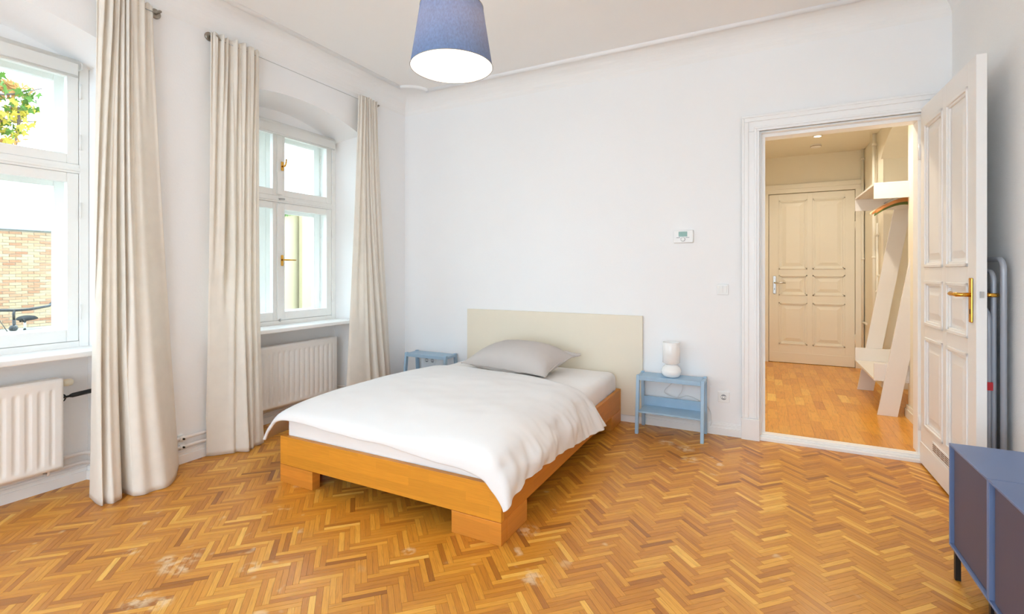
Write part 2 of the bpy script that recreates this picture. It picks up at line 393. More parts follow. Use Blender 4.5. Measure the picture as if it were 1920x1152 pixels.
for band in range(-18, 10):
    for i in range(-40, 75):
        p0, q0 = i * W2 - band * -SL, i * W2 + band * -SL      # band shift (L,-L): +x by sqrt2*L
        for kind in (0, 1):
            for h in (0, 1):
                if kind == 0: p, q, a = p0 + SL / 2, q0 + SW * (h + .5), PI / 4
                else: p, q, a = p0 + SW * (h + .5), q0 + W2 + SL / 2, 3 * PI / 4
                x, y = (p - q) / q2, (p + q) / q2
                if not (XL - 0.30 < x < XR + 0.06 and YR - 0.05 < y < YB + 0.07): continue
                if x < XL - 0.06 and not any(abs(y - c) < NF + 0.05 for c in WIN_C): continue
                zone = noise.noise(Vector((x * 0.9, y * 0.9, 3.1))) * 0.16
                t = min(max(rnd.gauss(0.47, 0.19) + zone, 0), 1)
                if rnd.random() < 0.07: t = min(1, t + 0.3)
                strips.append((x, y, -rnd.random() * 0.0003, a, t))
def shows(s_):
    x, y = s_[0], s_[1]
    pr = proj((x, y, 0))
    if not pr or not (8 < pr[0] < 1912 and 800 < pr[1] < 1146): return 0
    if -2.56 < x < -1.0 and y > 1.9: return 0
    if x > 0.62 and y < 2.65: return 0
    return 1.0 / pr[2] ** 2
near = set(sorted(range(len(strips)), key=lambda i: -shows(strips[i]))[:300])
sm_ = strip_mesh('oak_strip'); sm_.materials.append(OAK_O)
for i in sorted(near):
    x, y, z, a, t = strips[i]
    o = bpy.data.objects.new('plank', sm_); COL.objects.link(o)
    o.parent = floor; o.location = Vector((x, y, z)) - floor.location; o.rotation_euler.z = a; o['tone'] = t
fm = strip_mesh('plank_field', [s_ for i, s_ in enumerate(strips) if i not in near]); fm.materials.append(OAK_G)
o = bpy.data.objects.new('plank_field', fm); COL.objects.link(o); o.parent = floor; o.location = -floor.location
o['kind'] = 'stuff'; o['label'] = 'herringbone oak strips of the floor'

# ---- left wall with arched window niches
def wall_left():
    b = MB(); zt = ZC - COVE_H
    ys = sorted(WIN_C); edges = [YR]
    for c in ys: edges += [c - NF, c + NF]
    edges.append(YB)
    for k in range(0, len(edges), 2):
        b.add([(XL, edges[k], -0.01), (XL, edges[k + 1], -0.01), (XL, edges[k + 1], zt), (XL, edges[k], zt)], [(0, 1, 2, 3)])
    n = 24
    for c in ys:
        fr = [(XL, c + NF * (2 * i / n - 1), arch_f(NF * (2 * i / n - 1))) for i in range(n + 1)]
        bk = [(XW, c + NB * (2 * i / n - 1), arch_b(NB * (2 * i / n - 1))) for i in range(n + 1)]
        for i in range(n):
            b.add([fr[i], fr[i + 1], (XL, fr[i + 1][1], zt), (XL, fr[i][1], zt)], [(0, 1, 2, 3)])       # above the arch
            b.add([fr[i], fr[i + 1], bk[i + 1], bk[i]], [(0, 1, 2, 3)], True)                            # soffit
            b.add([bk[i], bk[i + 1], (XW, bk[i + 1][1], 2.40), (XW, bk[i][1], 2.40)], [(0, 1, 2, 3)])     # infill above the window
        for sg in (-1, 1):
            b.add([(XL, c + sg * NF, -0.01), (XL, c + sg * NF, fr[0][2]), (XW, c + sg * NB, bk[0][2]), (XW, c + sg * NB, -0.01)], [(0, 1, 2, 3)])
        b.box(XW - 0.12, XW, c - NB, c + NB, -0.01, 0.80)                                                # parapet under the window
        b.box(XW - 0.22, XW - 0.001, c - NB - 0.1, c - NB, 0.7, 2.66)
        b.box(XW - 0.22, XW - 0.001, c + NB, c + NB + 0.1, 0.7, 2.66)
    return struct(b.build('wall_left', WALL))
wall_left()
zt = ZC - COVE_H
# back wall with the door opening
OX0, OX1, OZ = -0.03, 0.93, 2.268
HY = 4.165                                       # hall face of that wall
b = MB()
b.box(XL - 0.02, OX0, YB, HY, -0.01, zt); b.box(OX1, XR + 0.06, YB, HY, -0.01, zt); b.box(OX0, OX1, YB, HY, OZ, zt)
struct(b.build('wall_back', WALL))
struct(MB().box(XR, XR + 0.1, YR - 0.15, YB, -0.01, zt).build('wall_right', WALL_ROUGH))
b = MB(); RW = 0.98; xs = [XL - 0.1, REAR_FILL_WIN[0] - RW, REAR_FILL_WIN[0] + RW, REAR_FILL_WIN[1] - RW, REAR_FILL_WIN[1] + RW, XR + 0.1]
for k in (0, 2, 4): b.box(xs[k], xs[k + 1], YR - 0.15, YR, -0.01, zt)
for k in (1, 3): b.box(xs[k], xs[k + 1], YR - 0.15, YR, -0.01, 0.2); b.box(xs[k], xs[k + 1], YR - 0.15, YR, 2.7, zt)
struct(b.build('wall_rear', WALL))
struct(MB().box(XL - 0.1, XR + 0.1, YR - 0.15, YB + 0.1, ZC, ZC + 0.05).build('ceiling', CEIL))
# cove and ceiling moulding
b = MB(); n = 10
cor = [(XL, YR, 1, 1), (XR, YR, -1, 1), (XR, YB, -1, -1), (XL, YB, 1, -1)]
rings = []
for i in range(n + 1):
    a = i / n * PI / 2; d = COVE_D * (1 - math.cos(a)); z = zt + COVE_H * math.sin(a)
    rings.append([(x + sx * d, y + sy * d, z) for x, y, sx, sy in cor])
for i in range(n):
    for k in range(4):
        b.add([rings[i][k], rings[i][(k + 1) % 4], rings[i + 1][(k + 1) % 4], rings[i + 1][k]], [(0, 1, 2, 3)], True)
struct(b.build('trim_1', CEIL))
pts = []
mx0, mx1, my0, my1, mr = -3.10, 0.86, YR + 0.2, 3.83, 0.185
def notch(cx, cy, a0, a1): return [(cx + mr * math.cos(a0 + (a1 - a0) * i / 14), cy + mr * math.sin(a0 + (a1 - a0) * i / 14), ZC - 0.006) for i in range(15)]
b = MB()
for rad_, dz in ((0.015, 0.0), (0.024, 0.007)):
    for q in (notch(mx0, my1, -PI / 2, 0), notch(mx1, my1, PI, 1.5 * PI), notch(mx1, my0, PI / 2, PI), notch(mx0, my0, 0, PI / 2)):
        b.tube([(p[0], p[1], p[2] + dz) for p in q], rad_, 10)
    z_ = ZC - 0.006 + dz
    for a_, c_ in (((mx0 + mr - 0.012, my1), (mx1 - mr + 0.012, my1)), ((mx0 + mr - 0.012, my0), (mx1 - mr + 0.012, my0)), ((mx0, my0 + mr - 0.012), (mx0, my1 - mr + 0.012)), ((mx1, my0 + mr - 0.012), (mx1, my1 - mr + 0.012))):
        b.tube([(a_[0], a_[1], z_), (c_[0], c_[1], z_)], rad_, 10)
struct(b.build('trim_2', WALL))
# baseboards
def baseboard(name, runs):
    b = MB()
    for (x0, y0), (x1, y1), nx, ny in runs:
        for t, h in ((0.020, 0.055), (0.013, 0.075), (0.007, 0.088)):
            ax, ay = x0 + nx * t, y0 + ny * t; bx, by = x1 + nx * t, y1 + ny * t
            b.box(min(x0, ax, bx), max(x0, ax, bx), min(y0, ay, by), max(y0, ay, by), -0.005 + 0.001 * t, h)
    return struct(b.build(name, TRIM, bevel=0.002))
baseboard('baseboard_back', [((XL, YB), (OX0 - 0.118, YB), 0, -1)])
baseboard('baseboard_right', [((XR, YR), (XR, YB), -1, 0)])
runs = []
ed = [YR] + [e for c in sorted(WIN_C) for e in (c - NF, c + NF)] + [YB]
for k in range(0, len(ed), 2): runs.append(((XL, ed[k]), (XL, ed[k + 1]), 1, 0))
for c in WIN_C: runs.append(((XW + 0.0, c - NB), (XW + 0.0, c + NB), 1, 0))
bl = baseboard('baseboard_left', runs)
b = MB()
for c in WIN_C:
    for sg in (-1, 1):
        for t, h in ((0.02, 0.055), (0.012, 0.08)):
            P = [(XL + t, c + sg * NF), (XL + t, c + sg * (NF - t)), (XW, c + sg * (NB - t)), (XW, c + sg * NB)]
            b.prism(P, -0.005, h)
struct(b.build('baseboard_niche', TRIM))

# ---- heating pipes along the left wall
def pipe_run(z, off):
    p = []
    c1, c2 = WIN_C[0], WIN_C[1]
    xw, xl = XW + off, XL + off
    def corner(lst, a, b_, c_, r=0.03):
        a, b_, c_ = Vector(a), Vector(b_), Vector(c_)
        u = (a - b_).normalized() * r; v = (c_ - b_).normalized() * r
        for i in range(6):
            t = i / 5; lst.append((b_ + u) * (1 - t) ** 2 + b_ * 2 * t * (1 - t) + (b_ + v) * t * t)
    raw = [(xw, c1 - NB + 0.02, z), (xw, c1 + NB - off, z), (xl, c1 + NF - off * 0.6, z), (xl, c2 - NF + off * 0.6, z), (xw, c2 - NB + off, z), (xw, c2 + NB - off, z), (xl, c2 + NF - off * .6, z), (xl, YB - 0.05, z)]
    p.append(Vector(raw[0]))
    for i in range(1, len(raw) - 1): corner(p, raw[i - 1], raw[i], raw[i + 1])
    p.append(Vector(raw[-1])); return p
hp = MB().tube(pipe_run(0.165, 0.022), 0.010, 10).build('heating_pipe', PIPE)
tag(hp, 'upper of two thin painted heating pipes above the baseboard by the windows', 'pipe', 'heating pipes')
hp = MB().tube(pipe_run(0.112, 0.026), 0.010, 10).build('heating_pipe', PIPE)
tag(hp, 'lower of two thin painted heating pipes above the baseboard by the windows', 'pipe', 'heating pipes')
cl = empty('pipe_clip', (XL, 1.80, 0.1))
MB().box(XL, XL + 0.008, 1.785, 1.815, 0.095, 0.185).build('plate', PLASTIC, cl)
for z in (0.165, 0.112):
    MB().tube([(XL + 0.024, 1.785, z), (XL + 0.024, 1.815, z)], 0.016, 10).build('ring', PLASTIC, cl)
    MB().tube([(XL + 0.030, 1.80, z), (XL + 0.050, 1.80, z)], 0.006, 8).build('screw', BLACK, cl)
tag(cl, 'white double pipe clip with dark screws between the two curtains', 'clip')

# ---- windows
def sash_parts(root, x0, x1, y0, y1, z0, z1, st=0.055, handle=None, sills=0.055):
    b = MB()
    b.box(x0, x1, y0, y0 + st, z0, z1); b.box(x0, x1, y1 - st, y1, z0, z1)
    b.box(x0, x1, y0 + st, y1 - st, z0, z0 + sills); b.box(x0, x1, y0 + st, y1 - st, z1 - st, z1)
    sa = b.build('sash', WINP, root, bevel=0.004)
    xm = (x0 + x1) / 2
    MB().box(xm - 0.002, xm + 0.002, y0 + st - 0.005, y1 - st + 0.005, z0 + sills - 0.005, z1 - st + 0.005).build('pane', GLASS, sa)
    return sa
def window(name, c):
    r = empty(name, (XW, c, 0.80)); struct(r)
    z0, z1, zt0, zt1 = 0.794, 2.47, 1.815, 1.868
    b = MB()                                     # fixed frame
    for sg in (-1, 1): b.box(XW - 0.045, XW + 0.012, c + sg * NB - (0.045 if sg > 0 else 0), c + sg * NB + (0 if sg > 0 else 0.045), z0, z1)
    b.box(XW - 0.045, XW + 0.012, c - NB + 0.045, c + NB - 0.045, z0, z0 + 0.035); b.box(XW - 0.045, XW + 0.012, c - NB + 0.045, c + NB - 0.045, 2.43, z1)
    b.build('frame', WINP, r, bevel=0.003)
    b = MB().box(XW - 0.045, XW + 0.014, c - NB + 0.045, c + NB - 0.045, zt0, zt1); b.box(XW - 0.045, XW + 0.024, c - NB + 0.045, c + NB - 0.045, zt0 + 0.012, zt0 + 0.03)
    b.build('transom', WINP, r, bevel=0.004)
    MB().box(XW + 0.006, XW + 0.024, c - 0.024, c + 0.024, 0.84, 1.80).build('cover_strip', WINP, r, bevel=0.005)
    MB().box(XW + 0.006, XW + 0.024, c - 0.024, c + 0.024, 1.88, 2.42).build('cover_strip', WINP, r, bevel=0.005)
    inner = NB - 0.047
    for (sa, sb) in ((-inner, -0.001), (0.001, inner)):
        sash_parts(r, XW - 0.032, XW + 0.008, c + sa, c + sb, zt1 + 0.001, 2.428)
        sash_parts(r, XW - 0.032, XW + 0.008, c + sa, c + sb, z0 + 0.037, zt0 - 0.001, sills=0.07)
    # lining of the box between the two casements, outer casement
    b = MB(); xo = XW - 0.16
    for sg in (-1, 1):
        y = c + sg * (NB - 0.03); b.box(xo - 0.03, XW - 0.046, min(y, y + sg * 0.03), max(y, y + sg * 0.03), z0, z1)
    b.box(xo - 0.03, XW - 0.046, c - NB, c + NB, z0 - 0.01, z0 + 0.028); b.box(xo - 0.03, XW - 0.046, c - NB, c + NB, 2.45, 2.49)
    b.build('box_lining', WINP, r)
    b = MB().box(xo - 0.04, xo, c - NB + 0.03, c + NB - 0.03, zt0 + 0.005, zt1 + 0.02); b.build('outer_transom', WINP, r, bevel=0.003)
    oi = NB - 0.032
    for (sa, sb) in ((-oi, -0.001), (0.001, oi)):
        sash_parts(r, xo - 0.035, xo, c + sa, c + sb, zt1 + 0.021, 2.449, st=0.07)
        sash_parts(r, xo - 0.035, xo, c + sa, c + sb, z0 + 0.03, zt0 + 0.004, st=0.07, sills=0.075)
    # hinges
    for z in (2.30, 2.00, 1.60, 1.00):
        for sg in (-1, 1):
            MB().tube([(XW + 0.016, c + sg * (inner + 0.004), z - 0.045), (XW + 0.016, c + sg * (inner + 0.004), z + 0.045)], 0.006, 8).build('hinge', WINP, r)
            MB().tube([(xo + 0.007, c + sg * (oi - 0.002), z - 0.04), (xo + 0.007, c + sg * (oi - 0.002), z + 0.04)], 0.006, 8).build('hinge', WINP, r)
    # brass handles on the meeting stiles
    h = MB().box(XW + 0.024, XW + 0.029, c + 0.005, c + 0.03, 2.08, 2.155).build('handle_plate', BRASS, r, bevel=0.003)
    MB().tube([(XW + 0.029, c + 0.017, 2.115), (XW + 0.06, c + 0.017, 2.115), (XW + 0.066, c + 0.022, 2.135), (XW + 0.066, c + 0.026, 2.175)], [0.007, 0.007, 0.007, 0.006], 10).build('lever', BRASS, h)
    h = MB().box(XW + 0.024, XW + 0.029, c + 0.004, c + 0.028, 1.285, 1.375).build('handle_plate', BRASS, r, bevel=0.003)
    MB().tube([(XW + 0.029, c + 0.016, 1.335), (XW + 0.058, c + 0.016, 1.335), (XW + 0.064, c + 0.03, 1.335), (XW + 0.064, c + 0.12, 1.335)], [0.008, 0.007, 0.007, 0.006], 10).build('lever', BRASS, h)
    MB().tube([(XW + 0.014, c - 0.01, 1.84), (XW + 0.04, c - 0.005, 1.84), (XW + 0.044, c + 0.025, 1.842)], 0.008, 8).build('turn_latch', STEEL, r)
    MB().tube([(XW + 0.022, c + 0.0, 0.822), (XW + 0.022, c + 0.0, 0.845)], 0.006, 8).build('bolt', STEEL, r)
    return r
for i, c in enumerate(WIN_C): window('window_%d' % (i + 1), c)  # the third window is an unseen addition that lets in daylight
for i, c in enumerate(WIN_C):
    s_ = MB().prism([(XL + 0.012, c - NF - 0.002), (XL + 0.012, c + NF + 0.002), (XW - 0.002, c + NB + 0.006), (XW - 0.002, c - NB - 0.006)], 0.765, 0.796)
    struct(s_.build('window_sill_%d' % (i + 1), TRIM, bevel=0.006))
# rear windows: plain casements added out of view to fill the room with daylight
for i, c in enumerate(REAR_FILL_WIN):
    r = struct(empty('window_%d' % (4 + i), (c, YR - 0.1, 0.25)))
    b = MB()
    for x in (c - RW, c - 0.03, c + RW - 0.06): b.box(x, x + 0.06, YR - 0.12, YR - 0.06, 0.26, 2.64)
    for z in (0.20, 2.64): b.box(c - RW, c + RW, YR - 0.12, YR - 0.06, z, z + 0.06)
    b.build('frame', WINP, r)
    for x0, x1 in ((c - RW + 0.055, c - 0.025), (c + 0.025, c + RW - 0.055)):
        MB().add([(x0, YR - 0.09, 0.255), (x1, YR - 0.09, 0.255), (x1, YR - 0.09, 2.645), (x0, YR - 0.09, 2.645)], [(0, 1, 2, 3)]).build('pane', GLASS, r)

# ---- roller blinds
def blind(c, label):
    r = empty('roller_blind', (XW + 0.05, c, 2.36))
    L = 0.53
    MB().tube([(XW + 0.055, c - L, 2.435), (XW + 0.055, c + L, 2.435)], 0.032, 20).build('roll', BLIND, r)
    b = MB().box(XW + 0.083, XW + 0.087, c - L + 0.01, c + L - 0.01, 2.365, 2.435); b.tube([(XW + 0.085, c - L + 0.01, 2.362), (XW + 0.085, c + L - 0.01, 2.362)], 0.007, 8)
    b.build('hem', BLIND, r)
    for sg in (-1, 1):
        MB().lathe([(0.022, -0.006), (0.026, 0), (0.022, 0.006)], (XW + 0.055, c + sg * (L + 0.010), 2.435), 16, 'y').build('end_cap', PLASTIC, r)
        MB().box(XW + 0.012, XW + 0.06, c + sg * (L + 0.02) - 0.003, c + sg * (L + 0.02) + 0.003, 2.42, 2.45).build('bracket', PLASTIC, r)
    tag(r, label, 'blind', 'roller blinds')
blind(WIN_C[0], 'rolled up white blind at the top of the window showing brick wall and bicycle')
blind(WIN_C[1], 'rolled up white blind at the top of the window with brass handles')

# ---- radiators
def radiator(y0, y1, label, valve):
    r = empty('radiator', (XW + 0.1, (y0 + y1) / 2, 0.14))
    xf, z0, z1 = XW + 0.145, 0.145, 0.645
    n = int(round((y1 - y0) / 0.05)); m = 0.03
    def fr(u, v):
        y = y0 + (y1 - y0) * u; z = z0 + (z1 - z0) * v
        ph = ((y1 - y) - 0.05) / 0.05; f = abs((ph % 1.0) - 0.5) * 2          # 0 at groove edge..1 mid of raised flute
        ins = sms(0.06, 0.10, v) * (1 - sms(0.86, 0.90, v)) if 0 <= ph <= n - 1.6 else 0
        d = 0.007 * ins * sms(0.45, 0.75, f)
        ed = min(u * (y1 - y0), (1 - u) * (y1 - y0), (v) * (z1 - z0), (1 - v) * (z1 - z0)); rr = 0.012
        d2 = 0 if ed > rr else rr - math.sqrt(max(0, rr * rr - (rr - ed) ** 2))
        return (xf - d - d2, y, z)
    MB().grid(fr, n * 8, 50).build('front_panel', RAD, r)
    b = MB().box(xf - 0.10, xf - 0.085, y0 + 0.01, y1 - 0.01, z0 + 0.01, z1 - 0.02); b.build('rear_panel', RAD, r)
    b = MB().box(xf - 0.098, xf - 0.012, y0 + 0.004, y1 - 0.004, z1 - 0.018, z1 - 0.004); b.build('top_grille', RAD, r)
    for y in (y0, y1 - 0.004): MB().box(xf - 0.098, xf - 0.012, y, y + 0.004, z0 + 0.01, z1 - 0.004).build('side_panel', RAD, r)
    b = MB()
    k = int((y1 - y0 - 0.04) / 0.02)
    for i in range(k): b.box(xf - 0.082, xf - 0.02, y0 + 0.03 + i * 0.02, y0 + 0.032 + i * 0.02, z0 + 0.02, z1 - 0.03)
    o = b.build('convector_fins', RAD, r); o['kind'] = 'stuff'
    for y in (y0 + 0.15, y1 - 0.15): MB().box(XW + 0.0005, xf - 0.1, y - 0.02, y + 0.02, 0.3, 0.56).build('bracket', RAD, r)
    if valve:
        v = MB().tube([(xf - 0.05, y1 - 0.01, z1 - 0.035), (xf - 0.05, y1 + 0.012, z1 - 0.035)], 0.010, 12).build('valve', STEEL, r)
        MB().lathe([(0.012, 0.010), (0.019, 0.014), (0.021, 0.03), (0.019, 0.05), (0.012, 0.056)], (xf - 0.05, y1, z1 - 0.035), 20, 'y').build('thermostat_head', IVORYP, v)
    MB().tube([(xf - 0.05, y1 - 0.05, z0 + 0.03), (xf - 0.05, y1 - 0.05, 0.12), (xf - 0.06, y1 - 0.05, 0.112), (XW + 0.040, y1 - 0.05, 0.112)], 0.007, 8).build('feed_pipe', PIPE, r)
    tag(r, label, 'radiator', 'radiators under the windows')
radiator(0.257, 1.257, 'white panel radiator with ivory thermostat valve left of the first curtain', True)
radiator(2.21, 3.21, 'white fluted panel radiator below the window beside the bed', False)
# black rod clipped beside the first radiator
k = empty('black_rod', (XW + 0.09, 1.30, 0.53))
MB().tube([(XW + 0.085, 1.262, 0.525), (XW + 0.088, 1.305, 0.530)], 0.006, 10).build('rod', BLACK, k)
MB().tube([(XW + 0.088, 1.30, 0.530), (XW + 0.092, 1.312, 0.532), (XW + 0.108, 1.43, 0.544)], [0.008, 0.013, 0.013], 12).build('grip', BLACK, k)
MB().tube(arc((1.262, 0.525), 0.022, -PI / 2, PI / 2, 8, 'yz', XW + 0.085), 0.004, 6).build('hook', BLACK, k)
tag(k, 'black metal rod with thick grip sticking out beside the radiator', 'rod')

# ---- door casing, jamb, threshold
b = MB()
for t, w0, w1 in ((0.018, 0.0, 0.118), (0.030, 0.072, 0.104), (0.036, 0.100, 0.118), (0.026, 0.018, 0.034), (0.024, 0.0, 0.010)):
    b.box(OX0 - w1, OX0 - w0, YB - t, YB, 0.155, OZ + w0); b.box(OX1 + w0, min(OX1 + w1, XR - 0.002), YB - t, YB, 0.155, OZ + w0)
    b.box(OX0 - w1, min(OX1 + w1, XR - 0.002), YB - t, YB, OZ + w0, OZ + w1)
b.box(OX0 - 0.122, OX0 + 0.0, YB - 0.040, YB, -0.004, 0.155); b.box(OX1, min(OX1 + 0.122, XR - 0.002), YB - 0.040, YB, -0.004, 0.155)
struct(b.build('trim_3', TRIM, bevel=0.004))
b = MB()
b.box(OX0, OX0 + 0.012, YB, HY + 0.01, 0.04, OZ - 0.0125); b.box(OX1 - 0.012, OX1, YB, HY + 0.01, 0.04, OZ - 0.0125); b.box(OX0, OX1, YB, HY + 0.01, OZ - 0.012, OZ)
b.box(OX0 + 0.012, OX0 + 0.036, YB + 0.045, HY + 0.01, 0.04, OZ - 0.0365); b.box(OX1 - 0.036, OX1 - 0.012, YB + 0.045, HY + 0.01, 0.04, OZ - 0.0365)
b.box(OX0 + 0.012, OX1 - 0.012, YB + 0.045, HY + 0.01, OZ - 0.036, OZ - 0.012)
struct(b.build('trim_4', TRIM, bevel=0.002))
b = MB().box(OX0 - 0.005, OX1 + 0.0, YB - 0.012, HY, -0.005, 0.022); b.box(OX0, OX1, YB + 0.006, HY, 0.022, 0.036); b.box(OX0, OX1, YB + 0.02, YB + 0.085, 0.036, 0.044)
struct(b.build('trim_5', TRIM, bevel=0.004))

# ---- panelled door leaf builder (local: x = along the width from the hinge, y = thickness, z up)
def panel_door(root, w_, h, th, cols, rows, mat_, vent=None, plinth=0.145):
    xs = [0] + [c for p in cols for c in p] + [w_]
    b = MB()
    for k in range(0, len(xs), 2): b.box(xs[k], xs[k + 1], 0, th, 0, h)
    rs = sorted(rows); zs = [0] + [c for p in rs for c in p] + [h]
    for (x0, x1) in cols:
        for k in range(0, len(zs), 2): b.box(x0, x1, 0, th, zs[k], zs[k + 1])
    b.build('leaf', mat_, root, bevel=0.0015)
    for (x0, x1) in cols:
        for (z0, z1) in rs:
            pb = MB().box(x0 - 0.003, x1 + 0.003, th * 0.35, th * 0.65, z0 - 0.003, z1 + 0.003)
            for y0, y1, yb in ((th * 0.35, th * 0.10, 0), (th * 0.65, th * 0.90, 1)):          # raised field with sloping border
                e0, e1 = 0.045, 0.085
                q = [(x0 + e0, y0, z0 + e0), (x1 - e0, y0, z0 + e0), (x1 - e0, y0, z1 - e0), (x0 + e0, y0, z1 - e0),
                     (x0 + e1, y1, z0 + e1), (x1 - e1, y1, z0 + e1), (x1 - e1, y1, z1 - e1), (x0 + e1, y1, z1 - e1)]
                pb.add(q, [(4, 5, 6, 7), (0, 1, 5, 4), (1, 2, 6, 5), (2, 3, 7, 6), (3, 0, 4, 7)])
            p = pb.build('panel', mat_, root)
            mb = MB()
            for yy in (th * 0.05, th * 0.95):
                for wd, dy in ((0.030, 0.26), (0.018, 0.10)):
                    y0, y1 = (yy, yy + th * (0.30 - 0)) if yy < th / 2 else (yy - th * 0.30, yy)
                    if dy == 0.10: y0, y1 = (-0.006, th * 0.1) if yy < th / 2 else (th * 0.9, th + 0.006)
                    mb.box(x0, x1, y0, y1, z0, z0 + wd); mb.box(x0, x1, y0, y1, z1 - wd, z1); mb.box(x0, x0 + wd, y0, y1, z0, z1); mb.box(x1 - wd, x1, y0, y1, z0, z1)
            mb.build('panel_moulding', mat_, p, bevel=0.003)
    if plinth:
        MB().box(0, w_, -0.006, 0, 0, plinth).build('kick_board', mat_, root, bevel=0.003)
    if vent:
        x0, x1, z0, z1 = vent
        v = MB().box(x0, x1, -0.005, 0, z0, z1).build('vent_grille', mat_, root, bevel=0.001)
        ncol = 5; cw = (x1 - x0 - 0.02) / ncol
        for i in range(ncol):
            for j in range(4):
                zz = z0 + 0.006 + j * (z1 - z0 - 0.012) / 4
                MB().box(x0 + 0.01 + i * cw + 0.004, x0 + 0.01 + (i + 1) * cw - 0.004, -0.0058, -0.0045, zz + 0.002, zz + 0.0075).build('slot', JOINT, v)
COLS = [(0.075, 0.413), (0.471, 0.780)]
d1 = empty('door_1', (0, 0, 0))
panel_door(d1, 0.885, 2.275, 0.040, COLS, [(0.245, 0.815), (0.89, 1.168), (1.252, 2.158)], DOORP, vent=(0.243, 0.60, 0.148, 0.205), plinth=0.135)
def lever_set(root, x, z, yside, dirx, m, hgt=0.22, lev=0.125, drop=0.0):
    s_ = -1 if yside < 0 else 1; y0 = yside if s_ > 0 else 0
    p = MB().prism([(x - 0.018, z - hgt * .62), (x + 0.018, z - hgt * .62), (x + 0.018, z + hgt * .38), (x - 0.018, z + hgt * .38)], y0, y0 + s_ * 0.008, 'y').build('handle_plate', m, root, bevel=0.004)
    MB().box(x - 0.003, x + 0.003, min(y0 + s_ * 0.008, y0 + s_ * 0.0088), max(y0 + s_ * 0.008, y0 + s_ * 0.0088), z - 0.095, z - 0.070).build('keyhole', BLACK, p)
    MB().tube([(x, y0 + s_ * 0.006, z), (x, y0 + s_ * 0.045, z), (x + dirx * 0.010, y0 + s_ * 0.055, z), (x + dirx * 0.05, y0 + s_ * 0.057, z), (x + dirx * 0.085, y0 + s_ * 0.057, z + 0.002), (x + dirx * lev, y0 + s_ * 0.055, z)],
              [0.010, 0.010, 0.011, 0.008, 0.012, 0.006], 14).build('lever', m, p)
lever_set(d1, 0.832, 1.112, -1, -1, BRASS); lever_set(d1, 0.832, 1.112, 0.040, -1, BRASS)
MB().box(0.8845, 0.8862, 0.008, 0.032, 0.96, 1.20).build('lock_plate', DOORP, d1)
MB().box(0.886, 0.893, 0.013, 0.027, 1.10, 1.13).build('latch', STEEL, d1)
for z in (0.25, 2.0):
    MB().tube([(-0.006, -0.004, z - 0.05), (-0.006, -0.004, z + 0.05)], 0.008, 10).build('hinge', DOORP, d1)
struct(d1)
d1.location = (0.897, 4.000, 0.012)
d1.rotation_euler = (0, 0, -PI / 2 + math.radians(0.7))

# =================================================================== THE HALL
FZ, YF, HX0, HX1, HZC = 0.045, 7.296, -0.35, 1.09, 2.735
hf = struct(MB().box(HX0, 1.42, HY - 0.065, YF + 0.09, 0.0, FZ - 0.006).build('floor_hall', JOINT))
rr = random.Random(11)
pm = bpy.data.meshes.new('hall_plank')
hl, hw = 0.150 - 0.0004, 0.0375 - 0.0004
def bxmesh(name, hx, hy, t):
    vs = [(-hx, -hy, -t), (hx, -hy, -t), (hx, hy, -t), (-hx, hy, -t), (-hx, -hy, 0), (hx, -hy, 0), (hx, hy, 0), (-hx, hy, 0)]
    fs = [(4, 5, 6, 7), (0, 1, 5, 4), (1, 2, 6, 5), (2, 3, 7, 6), (3, 0, 4, 7)]
    me = bpy.data.meshes.new(name); me.from_pydata(vs, [], fs); uv = me.uv_layers.new(name='grain')
    uv.data.foreach_set('uv', [c for f in fs for i in f for c in (vs[i][0], vs[i][1])]); me.update(); return me
pm = bxmesh('hall_plank', hl, hw, 0.006); pm.materials.append(HALL_O)
far = []
xc = HX0 + 0.0375; col_i = 0
while xc < 1.40:
    y = HY - 0.066 - rr.random() * 0.29
    while y < YF:
        t = min(max(rr.gauss(0.5, 0.2), 0), 1)
        yc = y + 0.15
        if HY - 0.06 + 0.14 < yc < YF - 0.12 and xc > HX0:
            o = bpy.data.objects.new('plank', pm); COL.objects.link(o); o.parent = hf
            o.location = Vector((xc, yc, FZ - rr.random() * 0.0003)) - hf.location; o.rotation_euler.z = PI / 2; o['tone'] = t
        elif xc > HX0:
            cy = HY - 0.065 if yc < 5 else YF
            y0, y1 = max(y, HY - 0.066), min(y + 0.3, YF)
            if y1 - y0 > 0.01:
                me = bxmesh('hall_plank_cut', (y1 - y0) / 2 - 0.0004, hw, 0.006); me.materials.append(HALL_O)
                o = bpy.data.objects.new('plank', me); COL.objects.link(o); o.parent = hf
                o.location = Vector((xc, (y0 + y1) / 2, FZ)) - hf.location; o.rotation_euler.z = PI / 2; o['tone'] = t
        y += 0.30
    xc += 0.075
struct(MB().box(HX0 - 0.1, HX0, HY, YF, 0, HZC).build('wall_hall_left', HALLW))
b = MB()                                         # right hall wall with the arched recess of the coat rack
NY0, NY1, NX = 5.05, 6.22, 1.38
b.box(1.05, 1.45, HY, NY0, 0, HZC)
b.box(HX1, 1.45, NY1, YF, 0, HZC)
b.box(NX, 1.45, NY0, NY1, 0, HZC)
n = 16; cy = (NY0 + NY1) / 2; hwid = (NY1 - NY0) / 2
ap = [(cy + hwid * (2 * i / n - 1), 2.60 - 0.20 * (2 * i / n - 1) ** 2) for i in range(n + 1)]
b.prism([(NY0, HZC)] + ap + [(NY1, HZC)], HX1 - 0.02, 1.45, 'x')
struct(b.build('wall_hall_right', HALLW))
DX0, DX1, DZ = 0.05, 1.0, 2.256
b = MB().box(HX0 - 0.1, DX0, YF, YF + 0.1, 0, HZC); b.box(DX1, 1.45, YF, YF + 0.1, 0, HZC); b.box(DX0, DX1, YF, YF + 0.1, DZ, HZC); b.box(DX0, DX1, YF + 0.07, YF + 0.1, 0, DZ)
struct(b.build('wall_hall_far', HALLW))
